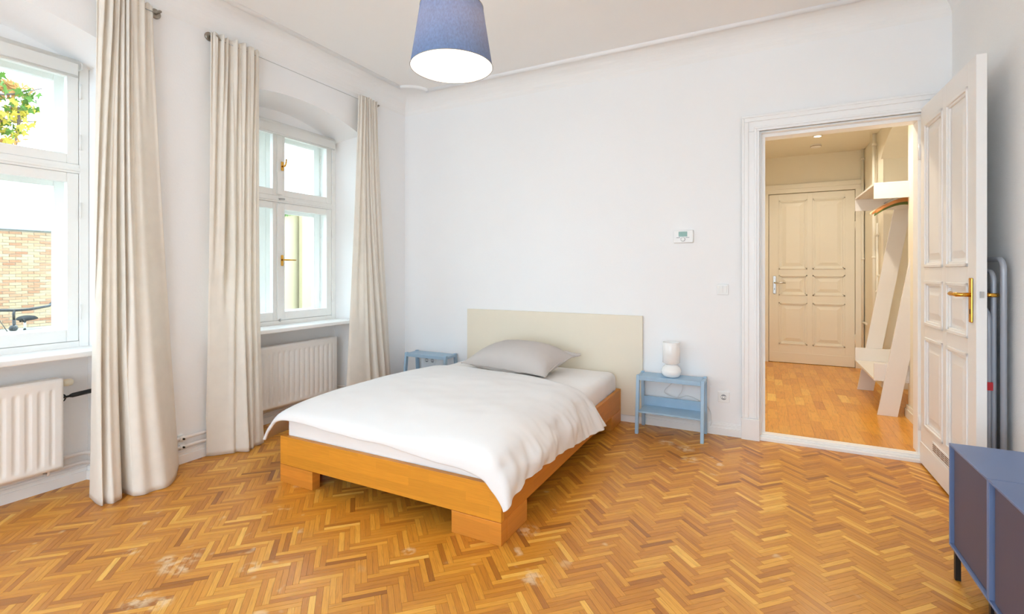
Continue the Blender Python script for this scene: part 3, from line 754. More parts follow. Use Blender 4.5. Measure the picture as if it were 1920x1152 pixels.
struct(MB().box(HX0 - 0.1, 1.45, HY, YF + 0.1, HZC, HZC + 0.05).build('ceiling_hall', HALLW))
b = MB()
for w0, w1, t in ((0, 0.085, 0.018), (0.055, 0.085, 0.03)):
    b.box(max(DX0 - w1, HX0 + .01), DX0 - w0, YF - t, YF, FZ - 0.01, DZ + w0); b.box(DX1 + w0, DX1 + w1 - 0.005, YF - t, YF, FZ - 0.01, DZ + w0); b.box(DX0 - w1, DX1 + w1 - 0.005, YF - t, YF, DZ + w0, DZ + w1 + 0.03)
struct(b.build('trim_6', HALLD, bevel=0.004))
d2 = empty('door_2', (0, 0, 0))
panel_door(d2, 0.94, 2.20, 0.04, [(0.113, 0.437), (0.493, 0.842)], [(0.235, 0.785), (0.877, 1.143), (1.216, 2.12)], HALLD, plinth=0.13)
lever_set(d2, 0.065, 1.04, -1, 1, STEEL, hgt=0.235)
for z in (0.35, 1.75): MB().tube([(0.945, -0.004, z - 0.06), (0.945, -0.004, z + 0.06)], 0.008, 8).build('hinge', HALLD, d2)
d2.location = (DX0 + 0.005, YF + 0.004, FZ + 0.004); struct(d2)
# hall baseboards
b = MB()
for t, h in ((0.02, 0.07), (0.012, 0.10)):
    b.box(1.05 - t, 1.05, HY, NY0 + t, FZ - 0.005, FZ + h); b.box(1.05 - t, 1.07, NY0, NY0 + t, FZ - 0.005, FZ + h)
    b.box(NX - t, NX, NY0, NY1, FZ - 0.005, FZ + h); b.box(HX1, NX, NY1 - t, NY1, FZ - 0.005, FZ + h); b.box(HX1 - t, HX1, NY1 - t, YF, FZ - 0.005, FZ + h)
struct(b.build('baseboard_hall', HALLD, bevel=0.003))
# hall pipes
def vpipe(x, y, z0, z1, r, label, stubs=()):
    p = empty('hall_pipe', (x, y, z0))
    MB().tube([(x, y, z0), (x, y, z1)], r, 10).build('riser', HALLD, p)
    for z in (z0 + 0.25, (z0 + z1) / 2, z1 - 0.12): MB().tube([(x, y, z - 0.012), (x, y, z + 0.012)], r + 0.006, 10).build('collar', HALLD, p)
    for z, l in stubs: MB().tube([(x, y, z), (x, y - l, z)], r * 0.9, 8).build('branch', HALLD, p)
    tag(p, label, 'pipe', 'painted hall pipes')
vpipe(HX1 - 0.022, YF - 0.045, FZ, HZC, 0.014, 'thin painted riser pipe in the far hall corner beside the panelled door', ((0.62, 0.25),))
vpipe(HX1 - 0.03, 6.50, FZ, HZC, 0.018, 'thicker painted riser pipe near the arched hall recess')
vpipe(HX1 - 0.026, 6.36, 0.3, 1.75, 0.011, 'short thin painted pipe behind the coat rack', ((0.75, 0.06), (0.95, 0.06), (1.2, 0.06)))
# ceiling spot lamps and smoke alarm
def spot(x, y, label, power):
    r = empty('ceiling_spot', (x, y, HZC))
    MB().lathe([(0.045, 0.0), (0.045, -0.006), (0.036, -0.008), (0.034, -0.002)], (x, y, HZC), 24, cap1=False).build('ring', PLASTIC, r)
    MB().lathe([(0.034, -0.002), (0.030, -0.005), (0.0005, -0.006)], (x, y, HZC), 24).build('lamp', MATS.get('spot_lamp') or emit('spot_lamp', (1, 0.82, 0.55, 1), 14), r)
    l = bpy.data.lights.new('spot_light', 'SPOT'); l.energy = power; l.color = (1.0, 0.89, 0.72); l.spot_size = math.radians(150); l.spot_blend = 0.6; l.shadow_soft_size = 0.03
    lo = bpy.data.objects.new('spot_light', l); COL.objects.link(lo); lo.parent = r; lo.location = (0, 0, -0.02)
    tag(r, label, 'ceiling light', 'hall ceiling spots')
spot(0.522, 6.32, 'small bright recessed ceiling spot in the hall', 14)
spot(0.45, 4.75, 'added hall ceiling spot out of view just beyond the doorway lintel', 38)  # unseen second spot, added to light the hall
r = empty('smoke_alarm', (0.54, 6.75, HZC - 0.04))
MB().lathe([(0.055, 0), (0.058, -0.012), (0.052, -0.03), (0.03, -0.036), (0.001, -0.037)], (0.54, 6.75, HZC), 28).build('body', PLASTIC, r)
MB().lathe([(0.0575, -0.018), (0.0575, -0.023)], (0.54, 6.75, HZC), 28, cap0=False, cap1=False).build('vent_band', JOINT, r)
tag(r, 'round white smoke alarm on the hall ceiling', 'smoke alarm')

# ---- coat rack in the hall
R0, R1, RX0, RX1 = 5.010, 5.975, 0.815, 1.30
r = empty('coat_rack', (1.0, 5.5, FZ))
MB().box(RX0, RX1, R0, R1, 1.962, 1.980).build('top_shelf', RACKW, r, bevel=0.002)
for y in (R0, R1 - 0.018): MB().box(RX0, RX1, y, y + 0.018, 1.845, 1.962).build('shelf_end', RACKW, r, bevel=0.002)
MB().box(RX0, RX1, R0, R1, 0.325, 0.343).build('bench_tray', RACKW, r, bevel=0.002)
for y in (R0, R1 - 0.018): MB().box(RX0, RX1, y, y + 0.018, 0.343, 0.470).build('bench_end', RACKW, r, bevel=0.002)
sl = 0.165
for y in (R0 - 0.022, R1 + 0.002):
    MB().prism([(0.835, FZ), (0.970, FZ), (0.970 + sl * 1.915, 1.96), (0.835 + sl * 1.915, 1.96)], y, y + 0.02, 'y').build('slanted_board', RACKW, r, bevel=0.002)
MB().tube([(1.06, R0 + 0.018, 1.905), (1.06, R1 - 0.018, 1.905)], 0.012, 12).build('hanging_rail', STEEL, r)
MB().box(RX1 - 0.02, RX1, R0, R1, 1.72, 1.845).build('back_rail', RACKW, r, bevel=0.002)
tag(r, 'white board coat rack with slanted uprights, hat shelf and shoe tray in hall', 'coat rack')
def hanger(y, m, dz, label):
    r = empty('coat_hanger', (1.06, y, 1.80))
    n = 16; o_ = []; i_ = []
    for k in range(n + 1):
        u = 2 * k / n - 1; z = 1.845 + dz - 0.095 * abs(u) ** 1.8; th = 0.017 * (1 - 0.35 * abs(u))
        o_.append((1.06 + 0.205 * u, z + th)); i_.append((1.06 + 0.205 * u, z - th))
    MB().prism(o_ + i_[::-1], y - 0.011, y + 0.011, 'y', smooth=True).build('bow', m, r, bevel=0.003)
    hk = [(1.06, y, 1.855 + dz), (1.06, y, 1.885)] + [(1.06 + 0.018 * math.sin(a) , y, 1.905 - 0.018 * math.cos(a) + 0.001) for a in [i / 8 * PI * 1.25 for i in range(9)]]
    MB().tube(hk, 0.0025, 6).build('hook', STEEL, r)
    tag(r, label, 'coat hanger', 'coat hangers on the hall rack')
hanger(5.16, HANGW, 0.0, 'orange brown wooden coat hanger at the front of the hall rack')
hanger(5.24, HANGG, -0.016, 'green edged coat hanger just behind the front one')
hanger(5.33, HANGW, 0.004, 'brown wooden coat hanger third from the front of the rack')
hanger(5.45, HANGL, 0.012, 'pale wooden coat hanger rearmost on the hall rack')

# =================================================================== FURNITURE
# ---- bed
BX0, BX1, BY0, BY1 = -2.536, -1.050, 1.920, 3.975
bed = empty('bed', ((BX0 + BX1) / 2, (BY0 + BY1) / 2, 0))
MB().box(BX0, BX1, BY0, BY0 + 0.028, 0.106, 0.271).build('front_rail', BEDX, bed, bevel=0.002)
MB().box(BX0, BX1, BY1 - 0.028, BY1, 0.106, 0.271).build('rear_rail', BEDX, bed, bevel=0.002)
for x in (BX0, BX1 - 0.028): MB().box(x, x + 0.028, BY0 + 0.0285, BY1 - 0.0285, 0.106, 0.271).build('side_rail', BEDY, bed, bevel=0.002)
for sx in (0, 1):
    for sy in (0, 1):
        b = MB(); t = 0.055; L = 0.27
        x0, x1 = (BX0, BX0 + L) if sx == 0 else (BX1 - L, BX1)
        y0, y1 = (BY0, BY0 + L) if sy == 0 else (BY1 - L, BY1)
        xa = (x0, x0 + t) if sx == 0 else (x1 - t, x1)
        ya = (y0, y0 + t) if sy == 0 else (y1 - t, y1)
        px = [(x0, ya[0]), (x1, ya[0]), (x1, ya[1]), (x0, ya[1])]
        b.box(x0, x1, ya[0], ya[1], 0.0, 0.104)
        yy = (ya[1], y1) if sy == 0 else (y0, ya[0])
        b.box(xa[0], xa[1], yy[0], yy[1], 0.0, 0.104)
        b.build('foot', BEDF, bed, bevel=0.002)
for i in range(12):
    y = BY0 + 0.12 + i * 0.158
    MB().box(BX0 + 0.03, BX1 - 0.03, y, y + 0.07, 0.205, 0.223).build('slat', BEDX, bed)
tag(bed, 'low beech wood bed frame with block feet in the middle of the room', 'bed')
hb = MB().box(-2.556, -0.876, YB - 0.0295, YB - 0.0075, 0.058, 0.877).build('headboard', HEADB, bevel=0.003)
tag(hb, 'plain cream headboard panel fixed to the wall behind the bed', 'headboard')
# mattress with fitted sheet
MX0, MX1, MY0, MY1, MZ0, MZ1 = -2.502, -1.086, 1.953, 3.940, 0.224, 0.416
def rbox(u, v, x0, x1, y0, y1, z0, z1, rad, wr=0.0):
    # u around the rounded outline, v from bottom centre to top centre
    pass
b = MB()
def sheet_top():
    n1, n2 = 70, 90; rad = 0.055
    def pt(u, v):
        # unfolded coordinates: -drop..W+drop
        drop = MZ1 - MZ0
        def axis(t, a0, a1):
            Lx = a1 - a0; tot = Lx + 2 * drop; s_ = t * tot - drop
            if s_ < rad: # left side
                over = rad - s_
                ang = min(over / rad, PI / 2); x = a0 + rad - rad * math.sin(ang); dz = rad * (1 - math.cos(ang))
                rest = over - rad * PI / 2
                if rest > 0: dz += rest
                return x, dz
            if s_ > Lx - rad:
                over = s_ - (Lx - rad)
                ang = min(over / rad, PI / 2); x = a1 - rad + rad * math.sin(ang); dz = rad * (1 - math.cos(ang))
                rest = over - rad * PI / 2
                if rest > 0: dz += rest
                return x, dz
            return a0 + s_, 0.0
        x, dx = axis(u, MX0, MX1); y, dy = axis(v, MY0, MY1)
        d = max(dx, dy); z = max(MZ1 - d, MZ0)
        side = sms(0.02, 0.08, d)
        w1 = noise.noise(Vector((x * 9, y * 9, z * 3))) * 0.006 * side
        w2 = noise.noise(Vector((x * 5 + y * 7, y * 3, 2.0))) * 0.004 * (1 - side)
        sag = 0.05 * (1 - sms(1.95, 2.4, y)) * 0
        if dx > dy: x += (w1 if u > .5 else -w1)
        else: y += (w1 if v > .5 else -w1)
        return (x, y, z + w2 - sag)
    return MB().grid(pt, n1, n2)
b = sheet_top()
mt = empty('mattress', ((MX0 + MX1) / 2, (MY0 + MY1) / 2, MZ0))
MB().box(MX0 + 0.02, MX1 - 0.02, MY0 + 0.02, MY1 - 0.02, MZ0, MZ1 - 0.02).build('core', SHEET, mt, bevel=0.03, seg=3)
b.build('fitted_sheet', SHEET, mt)
tag(mt, 'thin mattress in a white fitted sheet on the bed frame', 'mattress')

# ---- duvet: control net (rows front to back, columns left hem to right hem)
NET = [
 [(-2.660, 1.895, .232), (-2.590, 1.882, .310), (-2.470, 1.872, .378), (-2.10, 1.868, .376), (-1.62, 1.868, .356), (-1.18, 1.868, .318), (-1.065, 1.872, .255), (-1.028, 1.880, .178)],
 [(-2.740, 1.965, .212), (-2.630, 1.945, .325), (-2.470, 1.915, .430), (-2.10, 1.905, .432), (-1.62, 1.900, .420), (-1.16, 1.900, .428), (-1.018, 1.912, .340), (-0.992, 1.905, .205)],
 [(-2.760, 2.170, .215), (-2.650, 2.170, .335), (-2.480, 2.15, .462), (-2.10, 2.15, .482), (-1.62, 2.15, .480), (-1.15, 2.15, .474), (-1.000, 2.15, .350), (-0.990, 2.12, .250)],
 [(-2.740, 2.560, .240), (-2.640, 2.560, .350), (-2.480, 2.55, .470), (-2.10, 2.55, .495), (-1.62, 2.55, .495), (-1.15, 2.52, .466), (-1.008, 2.50, .350), (-0.992, 2.44, .232)],
 [(-2.700, 2.950, .280), (-2.620, 2.950, .370), (-2.480, 2.95, .465), (-2.10, 2.95, .485), (-1.62, 2.93, .488), (-1.15, 2.85, .462), (-1.012, 2.84, .345), (-0.990, 2.78, .208)],
 [(-2.620, 3.300, .330), (-2.570, 3.300, .395), (-2.460, 3.30, .448), (-2.10, 3.29, .465), (-1.62, 3.25, .465), (-1.15, 3.09, .452), (-1.020, 3.10, .340), (-0.955, 3.08, .200)],
 [(-2.580, 3.400, .345), (-2.540, 3.400, .400), (-2.450, 3.40, .440), (-2.10, 3.40, .444), (-1.60, 3.35, .444), (-1.15, 3.16, .440), (-1.030, 3.20, .330), (-0.945, 3.235, .186)],
]
TR = [0, .035, .18, .42, .67, .93, 1.0]
CS = [0, .07, .145, .34, .60, .84, .925, 1.0]
def remap(ks, t):
    for i in range(len(ks) - 1):
        if t <= ks[i + 1]: return (i + (t - ks[i]) / (ks[i + 1] - ks[i])) / (len(ks) - 1)
    return 1.0
def duvet_pt(u, v):
    uu, vv = remap(CS, u), remap(TR, v)
    p = cr([cr(row, uu) for row in NET], vv)
    x, y, z = p
    top = sms(.10, .2, u) * (1 - sms(.80, .88, u))
    edge = sms(0, .06, v) * (1 - sms(.94, 1, v))
    # soft puffs on top, radiating creases on the hanging sides
    z += top * edge * (0.012 * noise.noise(Vector((x * 2.6, y * 2.6, 1.3))) + 0.004 * noise.noise(Vector((x * 8, y * 8, 4.1))) + 0.003 * noise.noise(Vector((x * 3 + y * 9, y * 2 - x * 8, 7.7))))
    sd = sms(.82, .92, u)
    z += sd * 0.010 * noise.noise(Vector((y * 11, u * 6, 2.2))) * (1 - 0.4 * sms(.96, 1, u))
    x += sd * (0.022 * noise.noise(Vector((y * 9, u * 9, 5.5))) + 0.010 * noise.noise(Vector((y * 23, u * 20, 8.5))))
    sl_ = 1 - sms(.04, .13, u)
    x -= sl_ * 0.015 * noise.noise(Vector((y * 9, u * 9, 9.5)))
    fr = 1 - sms(.0, .05, v)
    z += fr * top * 0.010 * noise.noise(Vector((x * 5.0, 0.3, 6.2)))
    return (x, y, z)
b = MB().grid(duvet_pt, 150, 120)
dv = b.build('duvet', LINEN)
m = dv.modifiers.new('solid', 'SOLIDIFY'); m.thickness = 0.016; m.offset = -1.0
m = dv.modifiers.new('sub', 'SUBSURF'); m.levels = 1; m.render_levels = 1
tag(dv, 'rumpled white duvet spread across the bed with its corners hanging down', 'duvet')

# ---- pillow
FL, FR, BL, BR = (-2.300, 3.500, .462), (-1.440, 3.315, .452), (-2.170, 3.900, .530), (-1.375, 3.790, .545)
def pil(u, v, side):
    a = [FL[k] * (1 - u) + FR[k] * u for k in range(3)]; c_ = [BL[k] * (1 - u) + BR[k] * u for k in range(3)]
    # edges pull inwards between the pointed corners
    pin = 0.05
    x = a[0] * (1 - v) + c_[0] * v; y = a[1] * (1 - v) + c_[1] * v; z = a[2] * (1 - v) + c_[2] * v
    cu, cv = 2 * u - 1, 2 * v - 1
    x -= pin * 1.0 * (1 - cv * cv) * cu * abs(cu) ** 3
    y -= pin * 0.8 * (1 - cu * cu) * cv * abs(cv) ** 3
    f = max(0, (1 - abs(cu) ** 2.6)) ** 0.62 * max(0, (1 - abs(cv) ** 2.6)) ** 0.62
    wr = 0.006 * noise.noise(Vector((u * 11 + v * 4, v * 5, 3.3))) + 0.004 * noise.noise(Vector((u * 22, v * 9 + u * 5, 5.3)))
    if side > 0: z += 0.150 * f + wr * (1 - f * 0.6)
    else:
        z -= 0.09 * f - wr * 0.5
    lo = 0.424 + 0.036 * (1 - sms(3.38, 3.46, y))
    return (x, y, max(z, lo + (0.003 if side > 0 else 0)))
pw = empty('pillow', (-1.85, 3.6, .44))
b = MB().grid(lambda u, v: pil(u, v, 1), 60, 44); b.grid(lambda u, v: pil(u, v, -1), 60, 44, flip=True)
o = b.build('cushion', PILLOW, pw)
edge_pts = [pil(i / 40, 0, 1) for i in range(41)]
MB().tube([(p[0], p[1] - 0.004, p[2] - 0.004) for p in edge_pts], 0.005, 6).build('front_seam', PILLOW, pw)
edge_pts = [pil(1, i / 30, 1) for i in range(31)]
MB().tube([(p[0] + 0.003, p[1], p[2]) for p in edge_pts], 0.005, 6).build('side_seam', PILLOW, pw)
MB().tube([(BR[0] - 0.09, BR[1] - 0.02, BR[2] + 0.012), (BR[0] - 0.03, BR[1] - 0.005, BR[2] + 0.006), (BR[0] + 0.012, BR[1] + 0.01, BR[2] + 0.006), (BR[0] + 0.035, BR[1] + 0.02, BR[2] + 0.012)], [0.030, 0.020, 0.014, 0.010], 10).build('corner_tip', PILLOW, pw)
tag(pw, 'grey pillow in cotton case propped against the cream headboard', 'pillow')

# ---- blue stools used as bedside tables
def stool():
    r = empty('bedside_stool', (0, 0, 0))
    hw_, zt_ = 0.235, 0.432
    # local: x along the width, y depth (front negative)
    for sx in (-1, 1):
        x0, x1 = (-hw_ - 0.011, -hw_ + 0.013) if sx < 0 else (hw_ - 0.013, hw_ + 0.011)
        for fy, ty in ((-0.125, -0.075), (0.112, 0.085)):
            dd = 0.017
            MB().prism([(fy - dd, 0), (fy + dd, 0), (ty + dd, zt_ + 0.008), (ty - dd, zt_ + 0.008)], x0, x1, 'x').build('leg', BLUE, r, bevel=0.003)
    MB().box(-hw_ + 0.013, hw_ - 0.013, -0.083, 0.100, zt_ - 0.024, zt_).build('seat_board', BLUE, r, bevel=0.003)
    MB().box(-hw_ + 0.013, hw_ - 0.013, -0.094, -0.083, zt_ - 0.030, zt_ + 0.002).build('front_slat', BLUE, r, bevel=0.002)
    for sx in (-1, 1): MB().box(min(sx * (hw_ - 0.013), sx * (hw_ + 0.011)), max(sx * (hw_ - 0.013), sx * (hw_ + 0.011)), -0.057, 0.067, zt_ - 0.024, zt_ - 0.001).build('end_slat', BLUE, r, bevel=0.002)
    MB().box(-hw_ + 0.013, hw_ - 0.013, -0.118, 0.095, 0.158, 0.172).build('lower_shelf', BLUE, r, bevel=0.002)
    MB().box(-hw_ + 0.013, hw_ - 0.013, 0.080, 0.092, 0.172, 0.245).build('back_board', BLUE, r, bevel=0.002)
    return r
s1 = stool(); s1.location = (-0.632, 3.868, 0)
tag(s1, 'light blue wooden stool carrying the white lamp right of the bed', 'stool', 'blue bedside stools')
s2 = copy_tree(s1); s2.location = (-2.905, 3.868, 0)
tag(s2, 'light blue wooden stool in the corner left of the bed', 'stool', 'blue bedside stools')

# ---- table lamp
lx, ly, lz = -0.632, 3.868, 0.4325
tl = empty('table_lamp', (lx, ly, lz))
MB().lathe([(0.045, 0.0), (0.062, 0.008), (0.074, 0.030), (0.074, 0.052), (0.062, 0.076), (0.046, 0.090), (0.040, 0.096)], (lx, ly, lz), 36).build('base', OPAL, tl)
MB().lathe([(0.040, 0.096), (0.054, 0.102), (0.064, 0.110), (0.064, 0.262), (0.061, 0.266), (0.059, 0.262), (0.059, 0.112), (0.036, 0.100)], (lx, ly, lz), 36, cap1=False).build('shade', OPAL, tl)
cab = [(lx + 0.03, ly + 0.085, lz - 0.03), (lx - 0.03, ly + 0.108, lz - 0.09), (lx - 0.07, ly + 0.11, lz - 0.15), (lx + 0.02, ly + 0.115, lz - 0.185), (lx + 0.10, ly + 0.132, lz - 0.165), (lx + 0.20, ly + 0.140, lz - 0.20), (lx + 0.262, ly + 0.141, lz - 0.26), (lx + 0.272, ly + 0.138, lz - 0.34), (lx + 0.268, ly + 0.115, lz - 0.37)]
MB().tube([cr(cab, i / 60) for i in range(61)], 0.0028, 6).build('cable', CABLE, tl)
MB().tube([cr([(lx + 0.05, ly + 0.11, lz - 0.03), (lx + 0.07, ly + 0.112, lz - 0.10), (lx + 0.03, ly + 0.115, lz - 0.18)], i / 14) for i in range(15)], 0.0028, 6).build('cable', CABLE, tl)
tag(tl, 'small white opal glass lamp on the blue stool', 'table lamp')

# ---- wall fittings
def plate(name, x0, x1, z0, z1, t=0.010):
    r = empty(name, ((x0 + x1) / 2, YB, z0))
    MB().box(x0, x1, YB - t, YB, z0, z1).build('frame', PLASTIC, r, bevel=0.004)
    return r
def socket(x, z, label, double=False):
    w_ = 0.0405
    r = plate('power_socket', x - w_, x + w_ + (0.071 if double else 0), z - w_, z + w_)
    for k in range(2 if double else 1):
        cx = x + 0.071 * k
        MB().lathe([(0.0265, -0.0135), (0.0265, -0.0102)], (cx, YB, z), 28, 'y', cap0=False, cap1=False).build('rim', PLASTIC, r)
        MB().lathe([(0.0255, -0.0108), (0.0235, -0.0104), (0.0235, -0.0102)], (cx, YB, z), 28, 'y').build('well', PLASTIC, r)
        MB().lathe([(0.0205, -0.0115), (0.0205, -0.0109)], (cx, YB, z), 24, 'y').build('well_floor', GREYP, r)
        MB().box(cx - 0.0185, cx + 0.0185, YB - 0.0122, YB - 0.0114, z - 0.008, z + 0.008).build('pin_bridge', PLASTIC, r)
        for sx in (-0.0095, 0.0095): MB().lathe([(0.0030, -0.0128), (0.0030, -0.0121)], (cx + sx, YB, z), 10, 'y').build('pin_hole', BLACK, r)
    tag(r, label, 'socket')
socket(-0.273, 0.287, 'single white wall socket between the blue stool and the doorway')
socket(-3.055, 0.335, 'double white wall socket behind the blue stool in the corner', True)
r = plate('light_switch', -0.320, -0.239, 1.062, 1.143, 0.009)
for x in (-0.3075, -0.279): MB().prism([(YB - 0.0125, 1.0745), (YB - 0.009, 1.0745), (YB - 0.009, 1.1305), (YB - 0.0155, 1.1305)], x, x + 0.0275, 'x').build('rocker', PLASTIC, r, bevel=0.001)
tag(r, 'white double rocker light switch left of the door frame', 'light switch')
tx0, tx1, tz0, tz1 = -0.636, -0.488, 1.462, 1.563
r = empty('thermostat', ((tx0 + tx1) / 2, YB, tz0))
MB().box(tx0, tx1, YB - 0.028, YB, tz0, tz1).build('housing', PLASTIC, r, bevel=0.006)
MB().box(tx0 + 0.040, tx0 + 0.104, YB - 0.0288, YB - 0.0275, tz1 - 0.052, tz1 - 0.013).build('display', LCD, r)
for x in (tx0 + 0.024, tx0 + 0.092): MB().box(x, x + 0.027, YB - 0.0295, YB - 0.0275, tz0 + 0.039, tz0 + 0.0435).build('button', GREYP, r)
MB().lathe([(0.0175, -0.0275), (0.0175, -0.0300)], ((tx0 + tx1) / 2 - 0.002, YB, tz0 + 0.028), 28, 'y').build('dial_ring', GREYP, r)
MB().lathe([(0.0145, -0.0275), (0.0145, -0.0400), (0.013, -0.0415), (0.0005, -0.0415)], ((tx0 + tx1) / 2 - 0.002, YB, tz0 + 0.028), 28, 'y').build('dial', PLASTIC, r)
tag(r, 'white wall thermostat with green display and round dial', 'thermostat')

# ---- curtains
def curtain(top, bot, ztop, zbot, creases, label, seed, lumps):
    """creases: (u at top, u at bottom, depth, half width, how far down it reaches 0..1); lumps: broad waves (amp, cycles, phase)"""
    rn = random.Random(seed)
    gath = [(rn.random() * 6.28, rn.uniform(0.6, 1.2)) for _ in range(3)]
    def fn(u, v):
        z = ztop + (zbot - ztop) * v
        tx, ty = cr(top, u); bx_, by_ = cr(bot, u)
        x = tx + (bx_ - tx) * (v ** 3.0); y = ty + (by_ - ty) * (v ** 1.3)
        end = sms(0, 0.06, u) * (1 - sms(0.94, 1, u))
        for a, cyc, ph in lumps:
            x += a * math.sin(2 * PI * cyc * u + ph + 0.6 * math.sin(2 * v + ph)) * (0.35 + 0.65 * v) * (1 - 0.6 * sms(0.85, 1, v)) * (0.3 + 0.7 * end)
        for ut, ub, dep, hw_, reach in creases:
            uc = ut + (ub - ut) * v + 0.012 * math.sin(5 * v + ut * 9)
            d = abs(u - uc) / (hw_ * (0.7 + 0.6 * v))
            k = dep * (1 - sms(reach * 0.75, reach, v)) * (0.6 + 0.4 * math.sin(PI * min(v / max(reach, .01), 1)) )
            if reach > 1.5: k = dep * (0.7 + 0.5 * v)
            x -= k * math.exp(-d * d) - 0.35 * k * math.exp(-(d - 1.7) ** 2)
        g = (1 - sms(0.01, 0.28, v)) * end
        x += g * 0.010 * math.sin(2 * PI * 7.3 * u + gath[0][0] + 0.8 * math.sin(3 * u + v * 4)) + g * 0.006 * math.sin(2 * PI * 12.1 * u + gath[1][0] - v * 3)
        x += 0.008 * noise.noise(Vector((u * 4, z * 2.2, seed))) * sms(0.3, 1, v)
        zz = z + (0.007 * math.sin(2 * PI * 7.3 * u + 1 + seed) if v < 1e-6 else 0)
        return (max(x, XL + (0.012 if z > 0.3 else 0.012 + 0.034 * (1 - sms(0.2, 0.3, z)))), y, zz)
    o = MB().grid(fn, 150, 90).build('curtain', CURT)
    m = o.modifiers.new('solid', 'SOLIDIFY'); m.thickness = 0.0025; m.offset = 0
    tag(o, label, 'curtain', 'cream curtains')
    return o
curtain([(-3.275, 1.330), (-3.265, 1.42), (-3.265, 1.50), (-3.278, 1.61)],
        [(-3.28, 1.300), (-3.13, 1.280), (-3.085, 1.320), (-3.135, 1.405), (-3.075, 1.430), (-3.030, 1.525), (-3.12, 1.65), (-3.30, 1.770)],
        2.845, 0.003, [(0.16, 0.10, 0.028, 0.035, 0.7), (0.30, 0.22, 0.034, 0.028, 2.0), (0.42, 0.43, 0.055, 0.030, 2.0), (0.53, 0.56, 0.040, 0.030, 0.8), (0.66, 0.70, 0.022, 0.04, 2.0), (0.60, 0.66, 0.020, 0.03, 0.5)],
        'cream curtain pooling on the floor beside the window with the brick view', 3, [(0.014, 1.6, 0.6)])
curtain([(-3.285, 1.960), (-3.27, 2.06), (-3.27, 2.18), (-3.275, 2.305)],
        [(-3.318, 1.940), (-3.27, 1.975), (-3.21, 2.05), (-3.15, 2.135), (-3.19, 2.205), (-3.20, 2.290)],
        2.845, 0.004, [(0.20, 0.17, 0.020, 0.04, 0.6), (0.42, 0.36, 0.055, 0.045, 0.70), (0.58, 0.50, 0.022, 0.03, 2.0), (0.72, 0.68, 0.028, 0.03, 2.0), (0.86, 0.84, 0.026, 0.025, 1.1)],
        'cream curtain hanging left of the radiator near the bed foot', 8, [(0.012, 1.2, 2.0)])
curtain([(-3.275, 3.282), (-3.265, 3.36), (-3.265, 3.43), (-3.275, 3.52)],
        [(-3.26, 3.11), (-3.20, 3.28), (-3.18, 3.45), (-3.22, 3.62), (-3.30, 3.76)],
        2.845, 0.004, [(0.22, 0.20, 0.022, 0.04, 0.8), (0.38, 0.42, 0.034, 0.03, 2.0), (0.50, 0.60, 0.036, 0.03, 2.0), (0.72, 0.76, 0.026, 0.035, 2.0)],
        'cream curtain in the corner behind the left blue stool', 14, [(0.012, 1.4, 0.3)])
def wire_set(y0, y1, label):
    r = empty('curtain_wire', (XL, (y0 + y1) / 2, 2.80))
    for y, s_ in ((y0, 1), (y1, -1)):
        k = MB().lathe([(0.030, 0.0), (0.030, 0.008), (0.024, 0.012), (0.010, 0.014)], (XL, y, 2.832), 24, 'x').build('wall_rose', DKSTEEL, r)
        MB().tube([(XL + 0.01, y, 2.832), (XL + 0.062, y, 2.832), (XL + 0.070, y + s_ * 0.012, 2.826), (XL + 0.071, y + s_ * 0.035, 2.806)], [0.008, 0.008, 0.007, 0.005], 10).build('arm', DKSTEEL, k)
    MB().tube([(XL + 0.071, y0 + 0.035, 2.806), (XL + 0.071, y1 - 0.035, 2.806)], 0.0022, 6).build('wire', STEEL, r)
    tag(r, label, 'curtain wire', 'curtain wires')
wire_set(0.02, 1.655, 'steel curtain wire above the window showing the brick wall')
wire_set(1.985, 3.56, 'steel curtain wire with bronze wall bracket above the window by the bed')

# ---- blue sideboard units
def sideboard(y1, width, label):
    x0, x1, z0, z1, t = 0.668, 1.032, 0.128, 0.541, 0.009
    y0 = y1 - width
    r = empty('sideboard', ((x0 + x1) / 2, (y0 + y1) / 2, 0))
    b = MB(); b.box(x0, x1, y0, y1, z1 - t, z1); b.box(x0, x1, y0, y1, z0, z0 + t); b.box(x0, x1, y0, y0 + t, z0 + t, z1 - t); b.box(x0, x1, y1 - t, y1, z0 + t, z1 - t); b.box(x1 - t, x1, y0 + t, y1 - t, z0 + t, z1 - t)
    b.build('carcass', NAVY, r, bevel=0.0015)
    MB().box(x0 + 0.010, x0 + 0.024, y0 + t + 0.003, y1 - t - 0.017, z0 + t + 0.003, z1 - t - 0.003).build('door', NAVYF, r, bevel=0.001)
    MB().box(x0 + 0.024, x0 + 0.030, y1 - t - 0.022, y1 - t - 0.0005, z0 + t + 0.001, z1 - t - 0.001).build('grip_strip', NAVYD, r)
    MB().box(x0 + 0.006, x0 + 0.012, y0 + t + 0.02, y0 + 0.16, z1 - t - 0.004, z1 - t - 0.001).build('label_slit', NAVYD, r)
    for y in (y0 + 0.02, y1 - 0.022):
        for x in (x0 + 0.012, x1 - 0.032):
            MB().box(x, x + 0.018, y - 0.008, y + 0.010, 0.0, z0).build('leg', BLACK, r, bevel=0.001)
    for y in (y0 + 0.02, y1 - 0.022): MB().box(x0 + 0.03, x1 - 0.032, y - 0.008, y + 0.010, z0 - 0.022, z0).build('crossbar', BLACK, r)
    tag(r, label, 'sideboard', 'blue sideboard units')
sideboard(2.580, 0.386, 'blue grey metal sideboard unit nearest the open door')
sideboard(2.192, 0.386, 'blue grey metal sideboard unit at the right picture edge')

